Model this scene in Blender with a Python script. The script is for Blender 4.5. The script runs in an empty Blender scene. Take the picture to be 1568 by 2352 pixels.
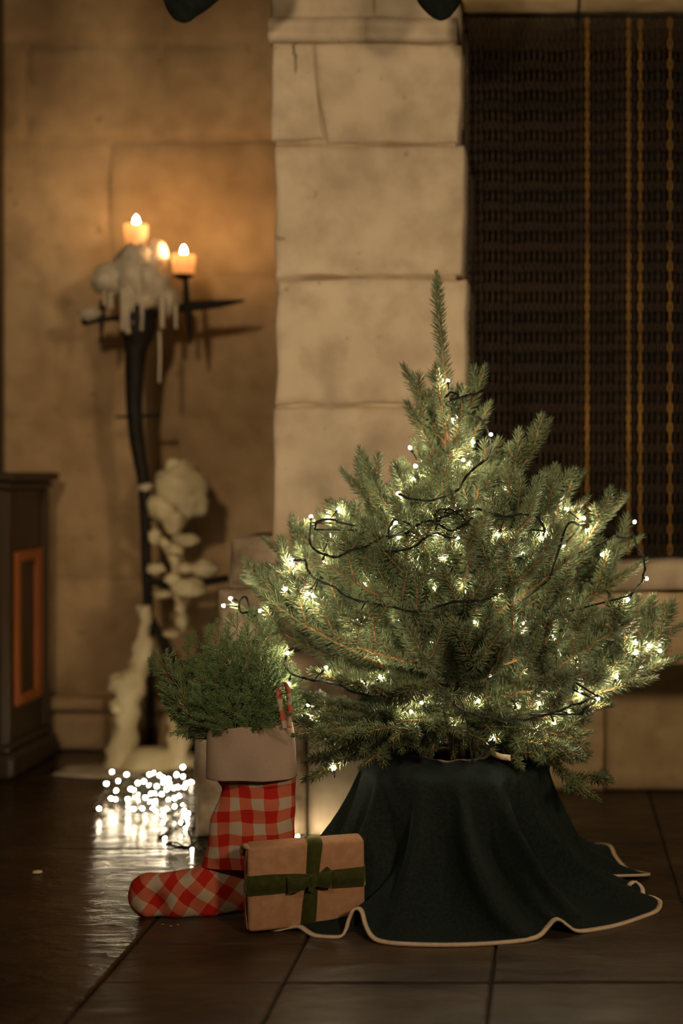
import bpy, math, random
import numpy as np
from mathutils import Vector, Matrix, noise

# ------------------------------------------------------------------ scene, camera, light
sc = bpy.context.scene
COL = sc.collection
F = 3267.0            # focal length in pixels of the 1568x2352 frame (50 mm on 36 mm)
VX, VY = 1265.0, 1083.0   # where the floor joints vanish
H = 0.89              # camera height

def P(x, y, D):
    return Vector(((x - VX) / F * D, D, H - (y - VY) / F * D))

cam = bpy.data.cameras.new('camera')
cam.sensor_fit = 'VERTICAL'
cam.sensor_height = 36.0
cam.lens = 50.0
cam.shift_x = -(VX - 784.0) / 2352.0
cam.shift_y = -(1176.0 - VY) / 2352.0
cam.dof.use_dof = True
cam.dof.focus_distance = 2.84
cam.dof.aperture_fstop = 1.4
cam_o = bpy.data.objects.new('camera', cam)
cam_o.location = (0, 0, H)
cam_o.rotation_euler = (math.pi / 2, 0, 0)
COL.objects.link(cam_o)
sc.camera = cam_o

w = bpy.data.worlds.new('world')
sc.world = w
w.use_nodes = True
w.node_tree.nodes['Background'].inputs[0].default_value = (1.0, 0.70, 0.40, 1)
w.node_tree.nodes['Background'].inputs[1].default_value = 0.028

def area_lamp(name, loc, target, size, energy, color):
    l = bpy.data.lights.new(name, 'AREA')
    l.shape = 'DISK'; l.size = size; l.energy = energy; l.color = color
    o = bpy.data.objects.new(name, l)
    o.location = loc
    o.rotation_euler = (Vector(target) - Vector(loc)).to_track_quat('-Z', 'Y').to_euler()
    COL.objects.link(o)
    return o

area_lamp('room_fill', (1.75, -0.3, 1.9), (-0.35, 3.3, 0.6), 0.4, 52, (1.0, 0.74, 0.46))  # unseen fill light, added for the tree, skirt and gift
def spot_lamp(name, loc, target, size, energy, color, deg):
    l = bpy.data.lights.new(name, 'SPOT')
    l.shadow_soft_size = size; l.energy = energy; l.color = color
    l.spot_size = math.radians(deg); l.spot_blend = 1.0
    o = bpy.data.objects.new(name, l)
    o.location = loc
    o.rotation_euler = (Vector(target) - Vector(loc)).to_track_quat('-Z', 'Y').to_euler()
    COL.objects.link(o)
spot_lamp('wall_fill_spot', (-0.95, 0.2, 2.2), (-0.72, 3.8, 1.12), 0.12, 190, (1.0, 0.76, 0.49), 56)  # unseen spot, added to brighten the pier and left wall

sc.view_settings.view_transform = 'Standard'
sc.view_settings.look = 'None'
sc.view_settings.exposure = 0.0
sc.view_settings.gamma = 1.0
sc.view_settings.use_curve_mapping = False
sc.cycles.max_bounces = 5
sc.cycles.diffuse_bounces = 3
sc.cycles.glossy_bounces = 3
sc.cycles.caustics_reflective = False
sc.cycles.caustics_refractive = False

rng = random.Random(7)
nrng = np.random.default_rng(11)

# ------------------------------------------------------------------ helpers
ORG = {}

def tag(o, label=None, cat=None, group=None, kind=None):
    if label: o['label'] = label
    if cat: o['category'] = cat
    if group: o['group'] = group
    if kind: o['kind'] = kind
    return o

def empty(name, loc, label=None, cat=None, group=None, kind=None):
    o = bpy.data.objects.new(name, None)
    o.empty_display_size = 0.05
    COL.objects.link(o)
    o.location = loc
    ORG[o] = Vector(loc)
    return tag(o, label, cat, group, kind)

def link(name, me, mat, parent=None, loc=None):
    o = bpy.data.objects.new(name, me)
    COL.objects.link(o)
    if mat is not None and not me.materials:
        me.materials.append(mat)
    if parent is not None:
        o.parent = parent
    if loc is not None:
        base = ORG[parent] if parent is not None else Vector((0, 0, 0))
        o.location = Vector(loc) - base
        ORG[o] = Vector(loc)
    else:
        ORG[o] = ORG[parent].copy() if parent is not None else Vector((0, 0, 0))
    return o

def mesh(name, V, Fs, smooth=True, uv=None):
    me = bpy.data.meshes.new(name)
    me.from_pydata([tuple(v) for v in V], [], [tuple(f) for f in Fs])
    if smooth:
        me.polygons.foreach_set('use_smooth', [True] * len(me.polygons))
    if uv is not None:
        l = me.uv_layers.new(name='uv')
        for lp in me.loops:
            l.data[lp.index].uv = uv[lp.vertex_index]
    me.update()
    return me

def obj(name, geo, mat, parent=None, smooth=True, uv=None, origin=None):
    """geo = (verts in world space, faces). Top-level meshes get their origin at `origin` or the base."""
    V, Fs = geo
    V = [Vector(v) for v in V]
    if parent is not None:
        o0 = ORG[parent]
    else:
        if origin is None:
            xs = [v.x for v in V]; ys = [v.y for v in V]; zs = [v.z for v in V]
            origin = ((min(xs) + max(xs)) / 2, (min(ys) + max(ys)) / 2, min(zs))
        o0 = Vector(origin)
    me = mesh(name, [v - o0 for v in V], Fs, smooth, uv)
    o = link(name, me, mat, parent)
    if parent is None:
        o.location = o0
        ORG[o] = o0.copy()
    return o

def join(*gs):
    V, Fs = [], []
    for v, f in gs:
        n = len(V)
        V.extend(v)
        Fs.extend([tuple(i + n for i in q) for q in f])
    return V, Fs

def frames(pts):
    pts = [Vector(p) for p in pts]
    n = len(pts)
    T = []
    for i in range(n):
        d = pts[min(i + 1, n - 1)] - pts[max(i - 1, 0)]
        T.append(d.normalized() if d.length > 1e-9 else Vector((0, 0, 1)))
    a = Vector((0, 0, 1)) if abs(T[0].z) < 0.9 else Vector((0, 1, 0))
    u = T[0].cross(a).normalized()
    out = []
    for i in range(n):
        u = (u - T[i] * u.dot(T[i]))
        u = u.normalized() if u.length > 1e-9 else T[i].orthogonal().normalized()
        out.append((pts[i], T[i], u, T[i].cross(u)))
    return out

def tube(pts, r, n=6, cap=True):
    fr = frames(pts)
    rs = r if hasattr(r, '__len__') else [r] * len(fr)
    V, Fs = [], []
    for (p, t, u, v), rr in zip(fr, rs):
        for k in range(n):
            a = 2 * math.pi * k / n
            V.append(p + (u * math.cos(a) + v * math.sin(a)) * rr)
    for i in range(len(fr) - 1):
        for k in range(n):
            a, b = i * n + k, i * n + (k + 1) % n
            Fs.append((a, b, b + n, a + n))
    if cap:
        Fs.append(tuple(range(n - 1, -1, -1)))
        m = (len(fr) - 1) * n
        Fs.append(tuple(range(m, m + n)))
    return V, Fs

def lathe(prof, c, n=20, wob=0.0, seed=0):
    V, Fs = [], []
    c = Vector(c)
    for i, (r, z) in enumerate(prof):
        for k in range(n):
            a = 2 * math.pi * k / n
            rr = r
            if wob:
                rr *= 1 + wob * noise.noise(Vector((math.cos(a) * 1.3 + seed, math.sin(a) * 1.3, z * 14)))
            V.append(c + Vector((rr * math.cos(a), rr * math.sin(a), z)))
    for i in range(len(prof) - 1):
        for k in range(n):
            a, b = i * n + k, i * n + (k + 1) % n
            Fs.append((a, b, b + n, a + n))
    Fs.append(tuple(range(n - 1, -1, -1)))
    m = (len(prof) - 1) * n
    Fs.append(tuple(range(m, m + n)))
    return V, Fs

def box(x0, x1, y0, y1, z0, z1, b=0.004):
    """box with bevelled edges (three offset shells)"""
    V, Fs = [], []
    b = min(b, (x1 - x0) / 3, (y1 - y0) / 3, (z1 - z0) / 3)
    for z, i in ((z0, b), (z0 + b, 0), (z1 - b, 0), (z1, b)):
        xs0, xs1, ys0, ys1 = x0 + i, x1 - i, y0 + i, y1 - i
        c = b * 0.9 if i == 0 else b * 0.5
        V += [(xs0 + c, ys0, z), (xs1 - c, ys0, z), (xs1, ys0 + c, z), (xs1, ys1 - c, z),
              (xs1 - c, ys1, z), (xs0 + c, ys1, z), (xs0, ys1 - c, z), (xs0, ys0 + c, z)]
    for i in range(3):
        for k in range(8):
            a, d = i * 8 + k, i * 8 + (k + 1) % 8
            Fs.append((a, d, d + 8, a + 8))
    Fs.append(tuple(range(7, -1, -1)))
    Fs.append(tuple(range(24, 32)))
    return [Vector(v) for v in V], Fs

def slab(x0, x1, z0, z1, yf, yb, seed=0, amp=0.004, rnd=0.012, nx=10, nz=8, jit=0.006):
    """dressed stone: front face faces -Y, rounded arrises, uneven face and outline"""
    V, Fs = [], []
    def wob(x, z, s): return noise.noise(Vector((x * 3.1 + s * 7.7, z * 3.1, s * 3.3)))
    for j in range(nz + 1):
        for i in range(nx + 1):
            u, v = i / nx, j / nz
            # crowd the samples toward the edges
            uu = 0.5 - 0.5 * math.cos(math.pi * u); vv = 0.5 - 0.5 * math.cos(math.pi * v)
            x = x0 + (x1 - x0) * uu; z = z0 + (z1 - z0) * vv
            d = min(x - x0, x1 - x, z - z0, z1 - z)
            back = rnd * (1 - min(1, d / rnd)) ** 2
            y = yf + back + amp * wob(x * 2, z * 2, seed) + amp * 0.4 * wob(x * 7, z * 7, seed + 5)
            ex = (1 - abs(2 * uu - 1)) < 0.05; ez = (1 - abs(2 * vv - 1)) < 0.05
            if ex: x += jit * wob(x, z * 3, seed + 1)
            if ez: z += jit * wob(x * 3, z, seed + 2)
            V.append(Vector((x, y, z)))
    w_ = nx + 1
    for j in range(nz):
        for i in range(nx):
            a = j * w_ + i
            Fs.append((a, a + 1, a + 1 + w_, a + w_))
    loop = [i for i in range(w_)] + [j * w_ + nx for j in range(1, nz + 1)] + \
           [nz * w_ + i for i in range(nx - 1, -1, -1)] + [j * w_ for j in range(nz - 1, 0, -1)]
    m = len(V)
    for i in loop:
        V.append(Vector((V[i].x, yb, V[i].z)))
    L = len(loop)
    for k in range(L):
        a, b = loop[k], loop[(k + 1) % L]
        Fs.append((b, a, m + k, m + (k + 1) % L))
    Fs.append(tuple(m + k for k in range(L - 1, -1, -1)))
    return V, Fs

def blob(c, rx, ry, rz, seed=0, amp=0.25, sub=3, freq=1.6):
    import bmesh
    bm = bmesh.new()
    bmesh.ops.create_icosphere(bm, subdivisions=sub, radius=1.0)
    V = []
    for v in bm.verts:
        d = v.co.normalized()
        k = 1 + amp * noise.noise(d * freq + Vector((seed * 3.7, seed * 1.3, 0))) + amp * 0.45 * noise.noise(d * freq * 3 + Vector((0, seed * 2.1, 5)))
        V.append(Vector(c) + Vector((d.x * rx * k, d.y * ry * k, d.z * rz * k)))
    Fs = [tuple(x.index for x in f.verts) for f in bm.faces]
    bm.free()
    return V, Fs

def catmull(pts, k=6, closed=False):
    pts = [Vector(p) for p in pts]
    out = []
    n = len(pts)
    rngi = range(n) if closed else range(n - 1)
    for i in rngi:
        if closed:
            p0, p1, p2, p3 = pts[(i - 1) % n], pts[i], pts[(i + 1) % n], pts[(i + 2) % n]
        else:
            p0, p1, p2, p3 = pts[max(i - 1, 0)], pts[i], pts[i + 1], pts[min(i + 2, n - 1)]
        for j in range(k):
            t = j / k
            out.append(0.5 * ((2 * p1) + (p2 - p0) * t + (2 * p0 - 5 * p1 + 4 * p2 - p3) * t * t + (3 * p1 - p0 - 3 * p2 + p3) * t ** 3))
    if not closed:
        out.append(pts[-1])
    return out

# ------------------------------------------------------------------ materials
def mat_nodes(name):
    m = bpy.data.materials.new(name)
    m.use_nodes = True
    nt = m.node_tree
    b = nt.nodes['Principled BSDF']
    return m, nt, b

def nd(nt, t, **kw):
    n = nt.nodes.new(t)
    for k, v in kw.items():
        setattr(n, k, v)
    return n

def simple(name, col, rough=0.6, metal=0.0, noise_scale=None, col2=None, bump=0.0, sheen=0.0, spec=0.5, detail=5.0, coord='Object', stretch=(1, 1, 1), sss=0.0, sheen_col=None, lo=0.35, hi=0.65):
    m, nt, b = mat_nodes(name)
    b.inputs['Base Color'].default_value = (*col, 1)
    b.inputs['Roughness'].default_value = rough
    b.inputs['Metallic'].default_value = metal
    b.inputs['Specular IOR Level'].default_value = spec
    if sheen:
        b.inputs['Sheen Weight'].default_value = sheen
        b.inputs['Sheen Roughness'].default_value = 0.4
        if sheen_col: b.inputs['Sheen Tint'].default_value = (*sheen_col, 1)
    if sss:
        b.inputs['Subsurface Weight'].default_value = sss
        b.inputs['Subsurface Radius'].default_value = (0.012, 0.009, 0.006)
        b.inputs['Subsurface Scale'].default_value = 1.0
    if noise_scale:
        tc = nd(nt, 'ShaderNodeTexCoord')
        mp = nd(nt, 'ShaderNodeMapping')
        mp.inputs['Scale'].default_value = stretch
        nt.links.new(tc.outputs[coord], mp.inputs['Vector'])
        n = nd(nt, 'ShaderNodeTexNoise')
        n.inputs['Scale'].default_value = noise_scale
        n.inputs['Detail'].default_value = detail
        nt.links.new(mp.outputs[0], n.inputs['Vector'])
        if col2:
            r = nd(nt, 'ShaderNodeValToRGB')
            r.color_ramp.elements[0].position = lo; r.color_ramp.elements[1].position = hi
            r.color_ramp.elements[0].color = (*col, 1)
            r.color_ramp.elements[1].color = (*col2, 1)
            nt.links.new(n.outputs['Fac'], r.inputs['Fac'])
            nt.links.new(r.outputs[0], b.inputs['Base Color'])
        if bump:
            bp = nd(nt, 'ShaderNodeBump')
            bp.inputs['Strength'].default_value = bump
            bp.inputs['Distance'].default_value = 0.004
            nt.links.new(n.outputs['Fac'], bp.inputs['Height'])
            nt.links.new(bp.outputs[0], b.inputs['Normal'])
    return m

def stone_mat(name, c1, c2, c3, scale=2.2, spot=(0.16, 0.10, 0.05), bump=0.35, rough=0.85):
    """limestone: broad tone drift, finer grain, brown pits and soot stains"""
    m, nt, b = mat_nodes(name)
    L = nt.links.new
    tc = nd(nt, 'ShaderNodeNewGeometry')
    n1 = nd(nt, 'ShaderNodeTexNoise'); n1.inputs['Scale'].default_value = scale; n1.inputs['Detail'].default_value = 6
    n2 = nd(nt, 'ShaderNodeTexNoise'); n2.inputs['Scale'].default_value = scale * 6; n2.inputs['Detail'].default_value = 8
    n3 = nd(nt, 'ShaderNodeTexNoise'); n3.inputs['Scale'].default_value = scale * 9; n3.inputs['Detail'].default_value = 3
    for n in (n1, n2, n3): L(tc.outputs['Position'], n.inputs['Vector'])
    r1 = nd(nt, 'ShaderNodeValToRGB')
    e = r1.color_ramp.elements
    e[0].position = 0.32; e[0].color = (*c1, 1); e[1].position = 0.68; e[1].color = (*c3, 1)
    x = e.new(0.5); x.color = (*c2, 1)
    L(n1.outputs['Fac'], r1.inputs['Fac'])
    mx = nd(nt, 'ShaderNodeMixRGB', blend_type='MULTIPLY'); mx.inputs['Fac'].default_value = 0.55
    r2 = nd(nt, 'ShaderNodeValToRGB')
    r2.color_ramp.elements[0].position = 0.3; r2.color_ramp.elements[0].color = (0.55, 0.52, 0.48, 1)
    r2.color_ramp.elements[1].position = 0.62; r2.color_ramp.elements[1].color = (1, 1, 1, 1)
    L(n2.outputs['Fac'], r2.inputs['Fac'])
    L(r1.outputs[0], mx.inputs['Color1']); L(r2.outputs[0], mx.inputs['Color2'])
    mx2 = nd(nt, 'ShaderNodeMixRGB', blend_type='MIX')
    r3 = nd(nt, 'ShaderNodeValToRGB')
    r3.color_ramp.elements[0].position = 0.67; r3.color_ramp.elements[0].color = (0, 0, 0, 1)
    r3.color_ramp.elements[1].position = 0.76; r3.color_ramp.elements[1].color = (0.8, 0.8, 0.8, 1)
    L(n3.outputs['Fac'], r3.inputs['Fac']); L(r3.outputs[0], mx2.inputs['Fac'])
    L(mx.outputs[0], mx2.inputs['Color1']); mx2.inputs['Color2'].default_value = (*spot, 1)
    L(mx2.outputs[0], b.inputs['Base Color'])
    b.inputs['Roughness'].default_value = rough
    b.inputs['Specular IOR Level'].default_value = 0.25
    bp = nd(nt, 'ShaderNodeBump'); bp.inputs['Strength'].default_value = bump; bp.inputs['Distance'].default_value = 0.006
    L(n2.outputs['Fac'], bp.inputs['Height']); L(bp.outputs[0], b.inputs['Normal'])
    return m

def floor_mat(name, c1, c2, rough):
    m, nt, b = mat_nodes(name)
    L = nt.links.new
    g = nd(nt, 'ShaderNodeNewGeometry')
    mp = nd(nt, 'ShaderNodeMapping'); mp.inputs['Scale'].default_value = (1, 2.6, 1)
    L(g.outputs['Position'], mp.inputs['Vector'])
    oi = nd(nt, 'ShaderNodeObjectInfo')
    n1 = nd(nt, 'ShaderNodeTexNoise'); n1.inputs['Scale'].default_value = 3.0; n1.inputs['Detail'].default_value = 8
    n2 = nd(nt, 'ShaderNodeTexNoise'); n2.inputs['Scale'].default_value = 11; n2.inputs['Detail'].default_value = 7; n2.inputs['Distortion'].default_value = 0.8
    n3 = nd(nt, 'ShaderNodeTexNoise'); n3.inputs['Scale'].default_value = 95; n3.inputs['Detail'].default_value = 3
    for n in (n1, n2, n3): L(mp.outputs[0], n.inputs['Vector'])
    r = nd(nt, 'ShaderNodeValToRGB')
    r.color_ramp.elements[0].position = 0.3; r.color_ramp.elements[0].color = (*c1, 1)
    r.color_ramp.elements[1].position = 0.7; r.color_ramp.elements[1].color = (*c2, 1)
    L(n1.outputs['Fac'], r.inputs['Fac'])
    hv = nd(nt, 'ShaderNodeMixRGB', blend_type='MULTIPLY'); hv.inputs['Fac'].default_value = 0.5
    L(r.outputs[0], hv.inputs['Color1']); L(oi.outputs['Random'], hv.inputs['Color2'])
    L(hv.outputs[0], b.inputs['Base Color'])
    rr = nd(nt, 'ShaderNodeMapRange')
    rr.inputs['From Min'].default_value = 0.3; rr.inputs['From Max'].default_value = 0.7
    rr.inputs['To Min'].default_value = rough - 0.08; rr.inputs['To Max'].default_value = rough + 0.12
    L(n2.outputs['Fac'], rr.inputs['Value']); L(rr.outputs[0], b.inputs['Roughness'])
    ad = nd(nt, 'ShaderNodeMath', operation='MULTIPLY_ADD'); ad.inputs[1].default_value = 0.12
    L(n3.outputs['Fac'], ad.inputs[0]); L(n2.outputs['Fac'], ad.inputs[2])
    bp = nd(nt, 'ShaderNodeBump'); bp.inputs['Strength'].default_value = 0.45; bp.inputs['Distance'].default_value = 0.008
    L(ad.outputs[0], bp.inputs['Height']); L(bp.outputs[0], b.inputs['Normal'])
    b.inputs['Specular IOR Level'].default_value = 0.5
    return m

def emit(name, col, strength):
    m = bpy.data.materials.new(name); m.use_nodes = True
    nt = m.node_tree
    nt.nodes.remove(nt.nodes['Principled BSDF'])
    e = nd(nt, 'ShaderNodeEmission')
    e.inputs[0].default_value = (*col, 1); e.inputs[1].default_value = strength
    nt.links.new(e.outputs[0], nt.nodes['Material Output'].inputs['Surface'])
    return m

def gingham_mat():
    m, nt, b = mat_nodes('gingham')
    L = nt.links.new
    uv = nd(nt, 'ShaderNodeUVMap'); uv.uv_map = 'uv'
    nz = nd(nt, 'ShaderNodeTexNoise'); nz.inputs['Scale'].default_value = 0.35; nz.inputs['Detail'].default_value = 1
    L(uv.outputs[0], nz.inputs['Vector'])
    sub = nd(nt, 'ShaderNodeVectorMath', operation='SUBTRACT'); sub.inputs[1].default_value = (0.5, 0.5, 0.5)
    L(nz.outputs['Color'], sub.inputs[0])
    scl = nd(nt, 'ShaderNodeVectorMath', operation='SCALE'); scl.inputs['Scale'].default_value = 0.9
    L(sub.outputs[0], scl.inputs[0])
    add = nd(nt, 'ShaderNodeVectorMath', operation='ADD')
    L(uv.outputs[0], add.inputs[0]); L(scl.outputs[0], add.inputs[1])
    sp = nd(nt, 'ShaderNodeSeparateXYZ'); L(add.outputs[0], sp.inputs[0])
    bands = []
    for ax in ('X', 'Y'):
        h = nd(nt, 'ShaderNodeMath', operation='MULTIPLY'); h.inputs[1].default_value = 0.5
        L(sp.outputs[ax], h.inputs[0])
        f = nd(nt, 'ShaderNodeMath', operation='FRACT'); L(h.outputs[0], f.inputs[0])
        g = nd(nt, 'ShaderNodeMath', operation='GREATER_THAN'); g.inputs[1].default_value = 0.5
        L(f.outputs[0], g.inputs[0])
        bands.append(g)
    s = nd(nt, 'ShaderNodeMath', operation='ADD'); L(bands[0].outputs[0], s.inputs[0]); L(bands[1].outputs[0], s.inputs[1])
    hf = nd(nt, 'ShaderNodeMath', operation='MULTIPLY'); hf.inputs[1].default_value = 0.5; L(s.outputs[0], hf.inputs[0])
    r = nd(nt, 'ShaderNodeValToRGB'); r.color_ramp.interpolation = 'CONSTANT'
    e = r.color_ramp.elements
    e[0].position = 0; e[0].color = (0.46, 0.36, 0.265, 1)
    e[1].position = 0.75; e[1].color = (0.43, 0.020, 0.012, 1)
    x = e.new(0.25); x.color = (0.50, 0.125, 0.070, 1)
    L(hf.outputs[0], r.inputs['Fac'])
    wv = nd(nt, 'ShaderNodeTexNoise'); wv.inputs['Scale'].default_value = 22; wv.inputs['Detail'].default_value = 2
    L(uv.outputs[0], wv.inputs['Vector'])
    mx = nd(nt, 'ShaderNodeMixRGB', blend_type='MULTIPLY'); mx.inputs['Fac'].default_value = 0.3
    L(r.outputs[0], mx.inputs['Color1']); L(wv.outputs['Fac'], mx.inputs['Color2'])
    L(mx.outputs[0], b.inputs['Base Color'])
    bp = nd(nt, 'ShaderNodeBump'); bp.inputs['Strength'].default_value = 0.15; bp.inputs['Distance'].default_value = 0.002
    L(wv.outputs['Fac'], bp.inputs['Height']); L(bp.outputs[0], b.inputs['Normal'])
    b.inputs['Roughness'].default_value = 0.9
    b.inputs['Specular IOR Level'].default_value = 0.1
    return m

def needle_mat(name, c1, c2, scale=9.0):
    m, nt, b = mat_nodes(name)
    L = nt.links.new
    g = nd(nt, 'ShaderNodeNewGeometry')
    n = nd(nt, 'ShaderNodeTexNoise'); n.inputs['Scale'].default_value = scale; n.inputs['Detail'].default_value = 4
    L(g.outputs['Position'], n.inputs['Vector'])
    r = nd(nt, 'ShaderNodeValToRGB')
    r.color_ramp.elements[0].position = 0.35; r.color_ramp.elements[0].color = (*c1, 1)
    r.color_ramp.elements[1].position = 0.68; r.color_ramp.elements[1].color = (*c2, 1)
    L(n.outputs['Fac'], r.inputs['Fac']); L(r.outputs[0], b.inputs['Base Color'])
    b.inputs['Roughness'].default_value = 0.42
    b.inputs['Specular IOR Level'].default_value = 0.45
    return m

M = {}
M['pier'] = stone_mat('pale_limestone', (0.40, 0.315, 0.22), (0.50, 0.405, 0.285), (0.56, 0.46, 0.33))
M['joint'] = simple('brown_mortar', (0.24, 0.165, 0.095), 0.95, noise_scale=9, col2=(0.46, 0.36, 0.24), bump=0.4)
M['wall'] = stone_mat('ochre_stone', (0.30, 0.195, 0.095), (0.42, 0.285, 0.15), (0.50, 0.365, 0.21), scale=1.9, spot=(0.2, 0.12, 0.05))
M['wjoint'] = simple('wall_mortar', (0.27, 0.18, 0.09), 0.95, noise_scale=15, col2=(0.36, 0.25, 0.13), bump=0.3)
M['base'] = stone_mat('weathered_stone', (0.20, 0.145, 0.095), (0.36, 0.28, 0.19), (0.66, 0.55, 0.40), scale=9, spot=(0.13, 0.08, 0.045), bump=0.7)
M['hearth'] = stone_mat('yellow_stone', (0.40, 0.28, 0.14), (0.50, 0.37, 0.20), (0.56, 0.42, 0.25), scale=2.5, spot=(0.2, 0.11, 0.04))
M['soot'] = simple('soot_black', (0.006, 0.005, 0.004), 0.95, spec=0.1, noise_scale=8, col2=(0.012, 0.009, 0.006))
M['tile'] = floor_mat('brown_slate', (0.030, 0.016, 0.006), (0.092, 0.055, 0.023), 0.42)
M['slab'] = floor_mat('dark_polished_slab', (0.022, 0.013, 0.006), (0.062, 0.038, 0.018), 0.22)
M['grout'] = simple('dark_grout', (0.016, 0.010, 0.005), 0.9, noise_scale=30, col2=(0.03, 0.019, 0.009))
M['iron'] = simple('blackened_iron', (0.006, 0.0045, 0.0035), 0.65, 0.2, noise_scale=25, col2=(0.016, 0.011, 0.007), spec=0.3, bump=0.6)
M['chain'] = simple('sooty_chain', (0.012, 0.006, 0.002), 0.5, 0.3, noise_scale=12, col2=(0.045, 0.022, 0.006))
M['chain_lit'] = simple('chain_highlight', (0.42, 0.22, 0.045), 0.5, 0.5, noise_scale=4, col2=(0.10, 0.05, 0.012))  # lighter copy of the chain colour, a painted highlight
M['wax'] = simple('old_wax', (0.36, 0.29, 0.20), 0.5, noise_scale=10, col2=(0.50, 0.42, 0.30), bump=0.3, sss=0.15)
M['wax_low'] = simple('dusty_wax', (0.48, 0.40, 0.23), 0.55, noise_scale=10, col2=(0.68, 0.58, 0.36), bump=0.3, sss=0.15)
M['candle'] = simple('candle_wax', (0.88, 0.74, 0.56), 0.5, noise_scale=12, col2=(0.92, 0.80, 0.63), sss=0.9)
_m, _nt, _b = mat_nodes('candle_wax_glow')
_tc = nd(_nt, 'ShaderNodeTexCoord'); _n = nd(_nt, 'ShaderNodeTexNoise'); _n.inputs['Scale'].default_value = 30
_nt.links.new(_tc.outputs['Object'], _n.inputs['Vector'])
_r = nd(_nt, 'ShaderNodeValToRGB'); _r.color_ramp.elements[0].color = (0.86, 0.66, 0.44, 1); _r.color_ramp.elements[1].color = (0.92, 0.76, 0.56, 1)
_nt.links.new(_n.outputs['Fac'], _r.inputs['Fac']); _nt.links.new(_r.outputs[0], _b.inputs['Base Color'])
_t = nd(_nt, 'ShaderNodeBsdfTranslucent'); _nt.links.new(_r.outputs[0], _t.inputs['Color'])
_x = nd(_nt, 'ShaderNodeMixShader'); _x.inputs[0].default_value = 0.55
_nt.links.new(_b.outputs[0], _x.inputs[1]); _nt.links.new(_t.outputs[0], _x.inputs[2])
_nt.links.new(_x.outputs[0], _nt.nodes['Material Output'].inputs['Surface'])
M['candle_glow'] = _m
M['flame'] = emit('candle_flame', (1.0, 0.60, 0.28), 440.0)
M['bulb'] = emit('warm_led', (1.0, 0.80, 0.52), 580.0)
M['bulb_floor'] = emit('warm_led_pile', (1.0, 0.82, 0.54), 110.0)
M['cable'] = simple('green_black_cable', (0.006, 0.008, 0.005), 0.75, noise_scale=60, col2=(0.010, 0.013, 0.008), spec=0.2)
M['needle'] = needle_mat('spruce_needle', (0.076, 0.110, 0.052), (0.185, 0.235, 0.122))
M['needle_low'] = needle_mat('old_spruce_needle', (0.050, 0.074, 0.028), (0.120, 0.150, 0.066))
M['twig'] = simple('orange_twig', (0.30, 0.135, 0.045), 0.75, noise_scale=60, col2=(0.42, 0.22, 0.085), bump=0.3)
M['bark'] = simple('spruce_bark', (0.12, 0.07, 0.035), 0.9, noise_scale=35, col2=(0.2, 0.12, 0.06), bump=0.8)
M['cypress'] = needle_mat('cypress_leaf', (0.048, 0.100, 0.030), (0.125, 0.200, 0.080), 14)
M['sprig'] = simple('green_brown_stem', (0.075, 0.085, 0.025), 0.8, noise_scale=30, col2=(0.14, 0.09, 0.04))
M['gingham'] = gingham_mat()
M['linen'] = simple('natural_linen', (0.30, 0.22, 0.165), 0.95, noise_scale=420, col2=(0.33, 0.245, 0.185), bump=0.10, spec=0.1, detail=2)
M['felt'] = simple('dark_teal_felt', (0.0095, 0.0140, 0.0128), 0.95, noise_scale=160, col2=(0.0155, 0.0225, 0.0205), bump=0.15, sheen=0.08, spec=0.1, sheen_col=(0.45, 0.6, 0.6))
M['binding'] = simple('cream_binding', (0.56, 0.42, 0.29), 0.9, noise_scale=120, col2=(0.64, 0.50, 0.36), spec=0.1, bump=0.1)
M['kraft'] = simple('kraft_paper', (0.34, 0.175, 0.095), 0.8, noise_scale=70, col2=(0.40, 0.22, 0.125), bump=0.12, spec=0.2)
M['velvet'] = simple('olive_velvet', (0.030, 0.034, 0.008), 0.9, noise_scale=90, col2=(0.045, 0.048, 0.012), sheen=0.6, spec=0.1, sheen_col=(0.75, 0.75, 0.35))
M['wood'] = simple('dark_oak', (0.028, 0.016, 0.006), 0.5, noise_scale=9, col2=(0.048, 0.028, 0.011), stretch=(6, 6, 0.6), bump=0.2)
M['wood_orange'] = simple('orange_moulding', (0.23, 0.060, 0.009), 0.5, noise_scale=9, col2=(0.30, 0.082, 0.012), stretch=(6, 6, 0.6))
M['darkcloth'] = simple('black_green_felt', (0.006, 0.008, 0.006), 0.95, noise_scale=60, col2=(0.010, 0.013, 0.010), spec=0.1)
M['gold'] = simple('gold_foil', (0.8, 0.55, 0.2), 0.25, 1.0, noise_scale=60, col2=(0.9, 0.65, 0.3))

# ------------------------------------------------------------------ the setting
YW = 4.55     # left wall
YP = 3.58     # pier front
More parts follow.
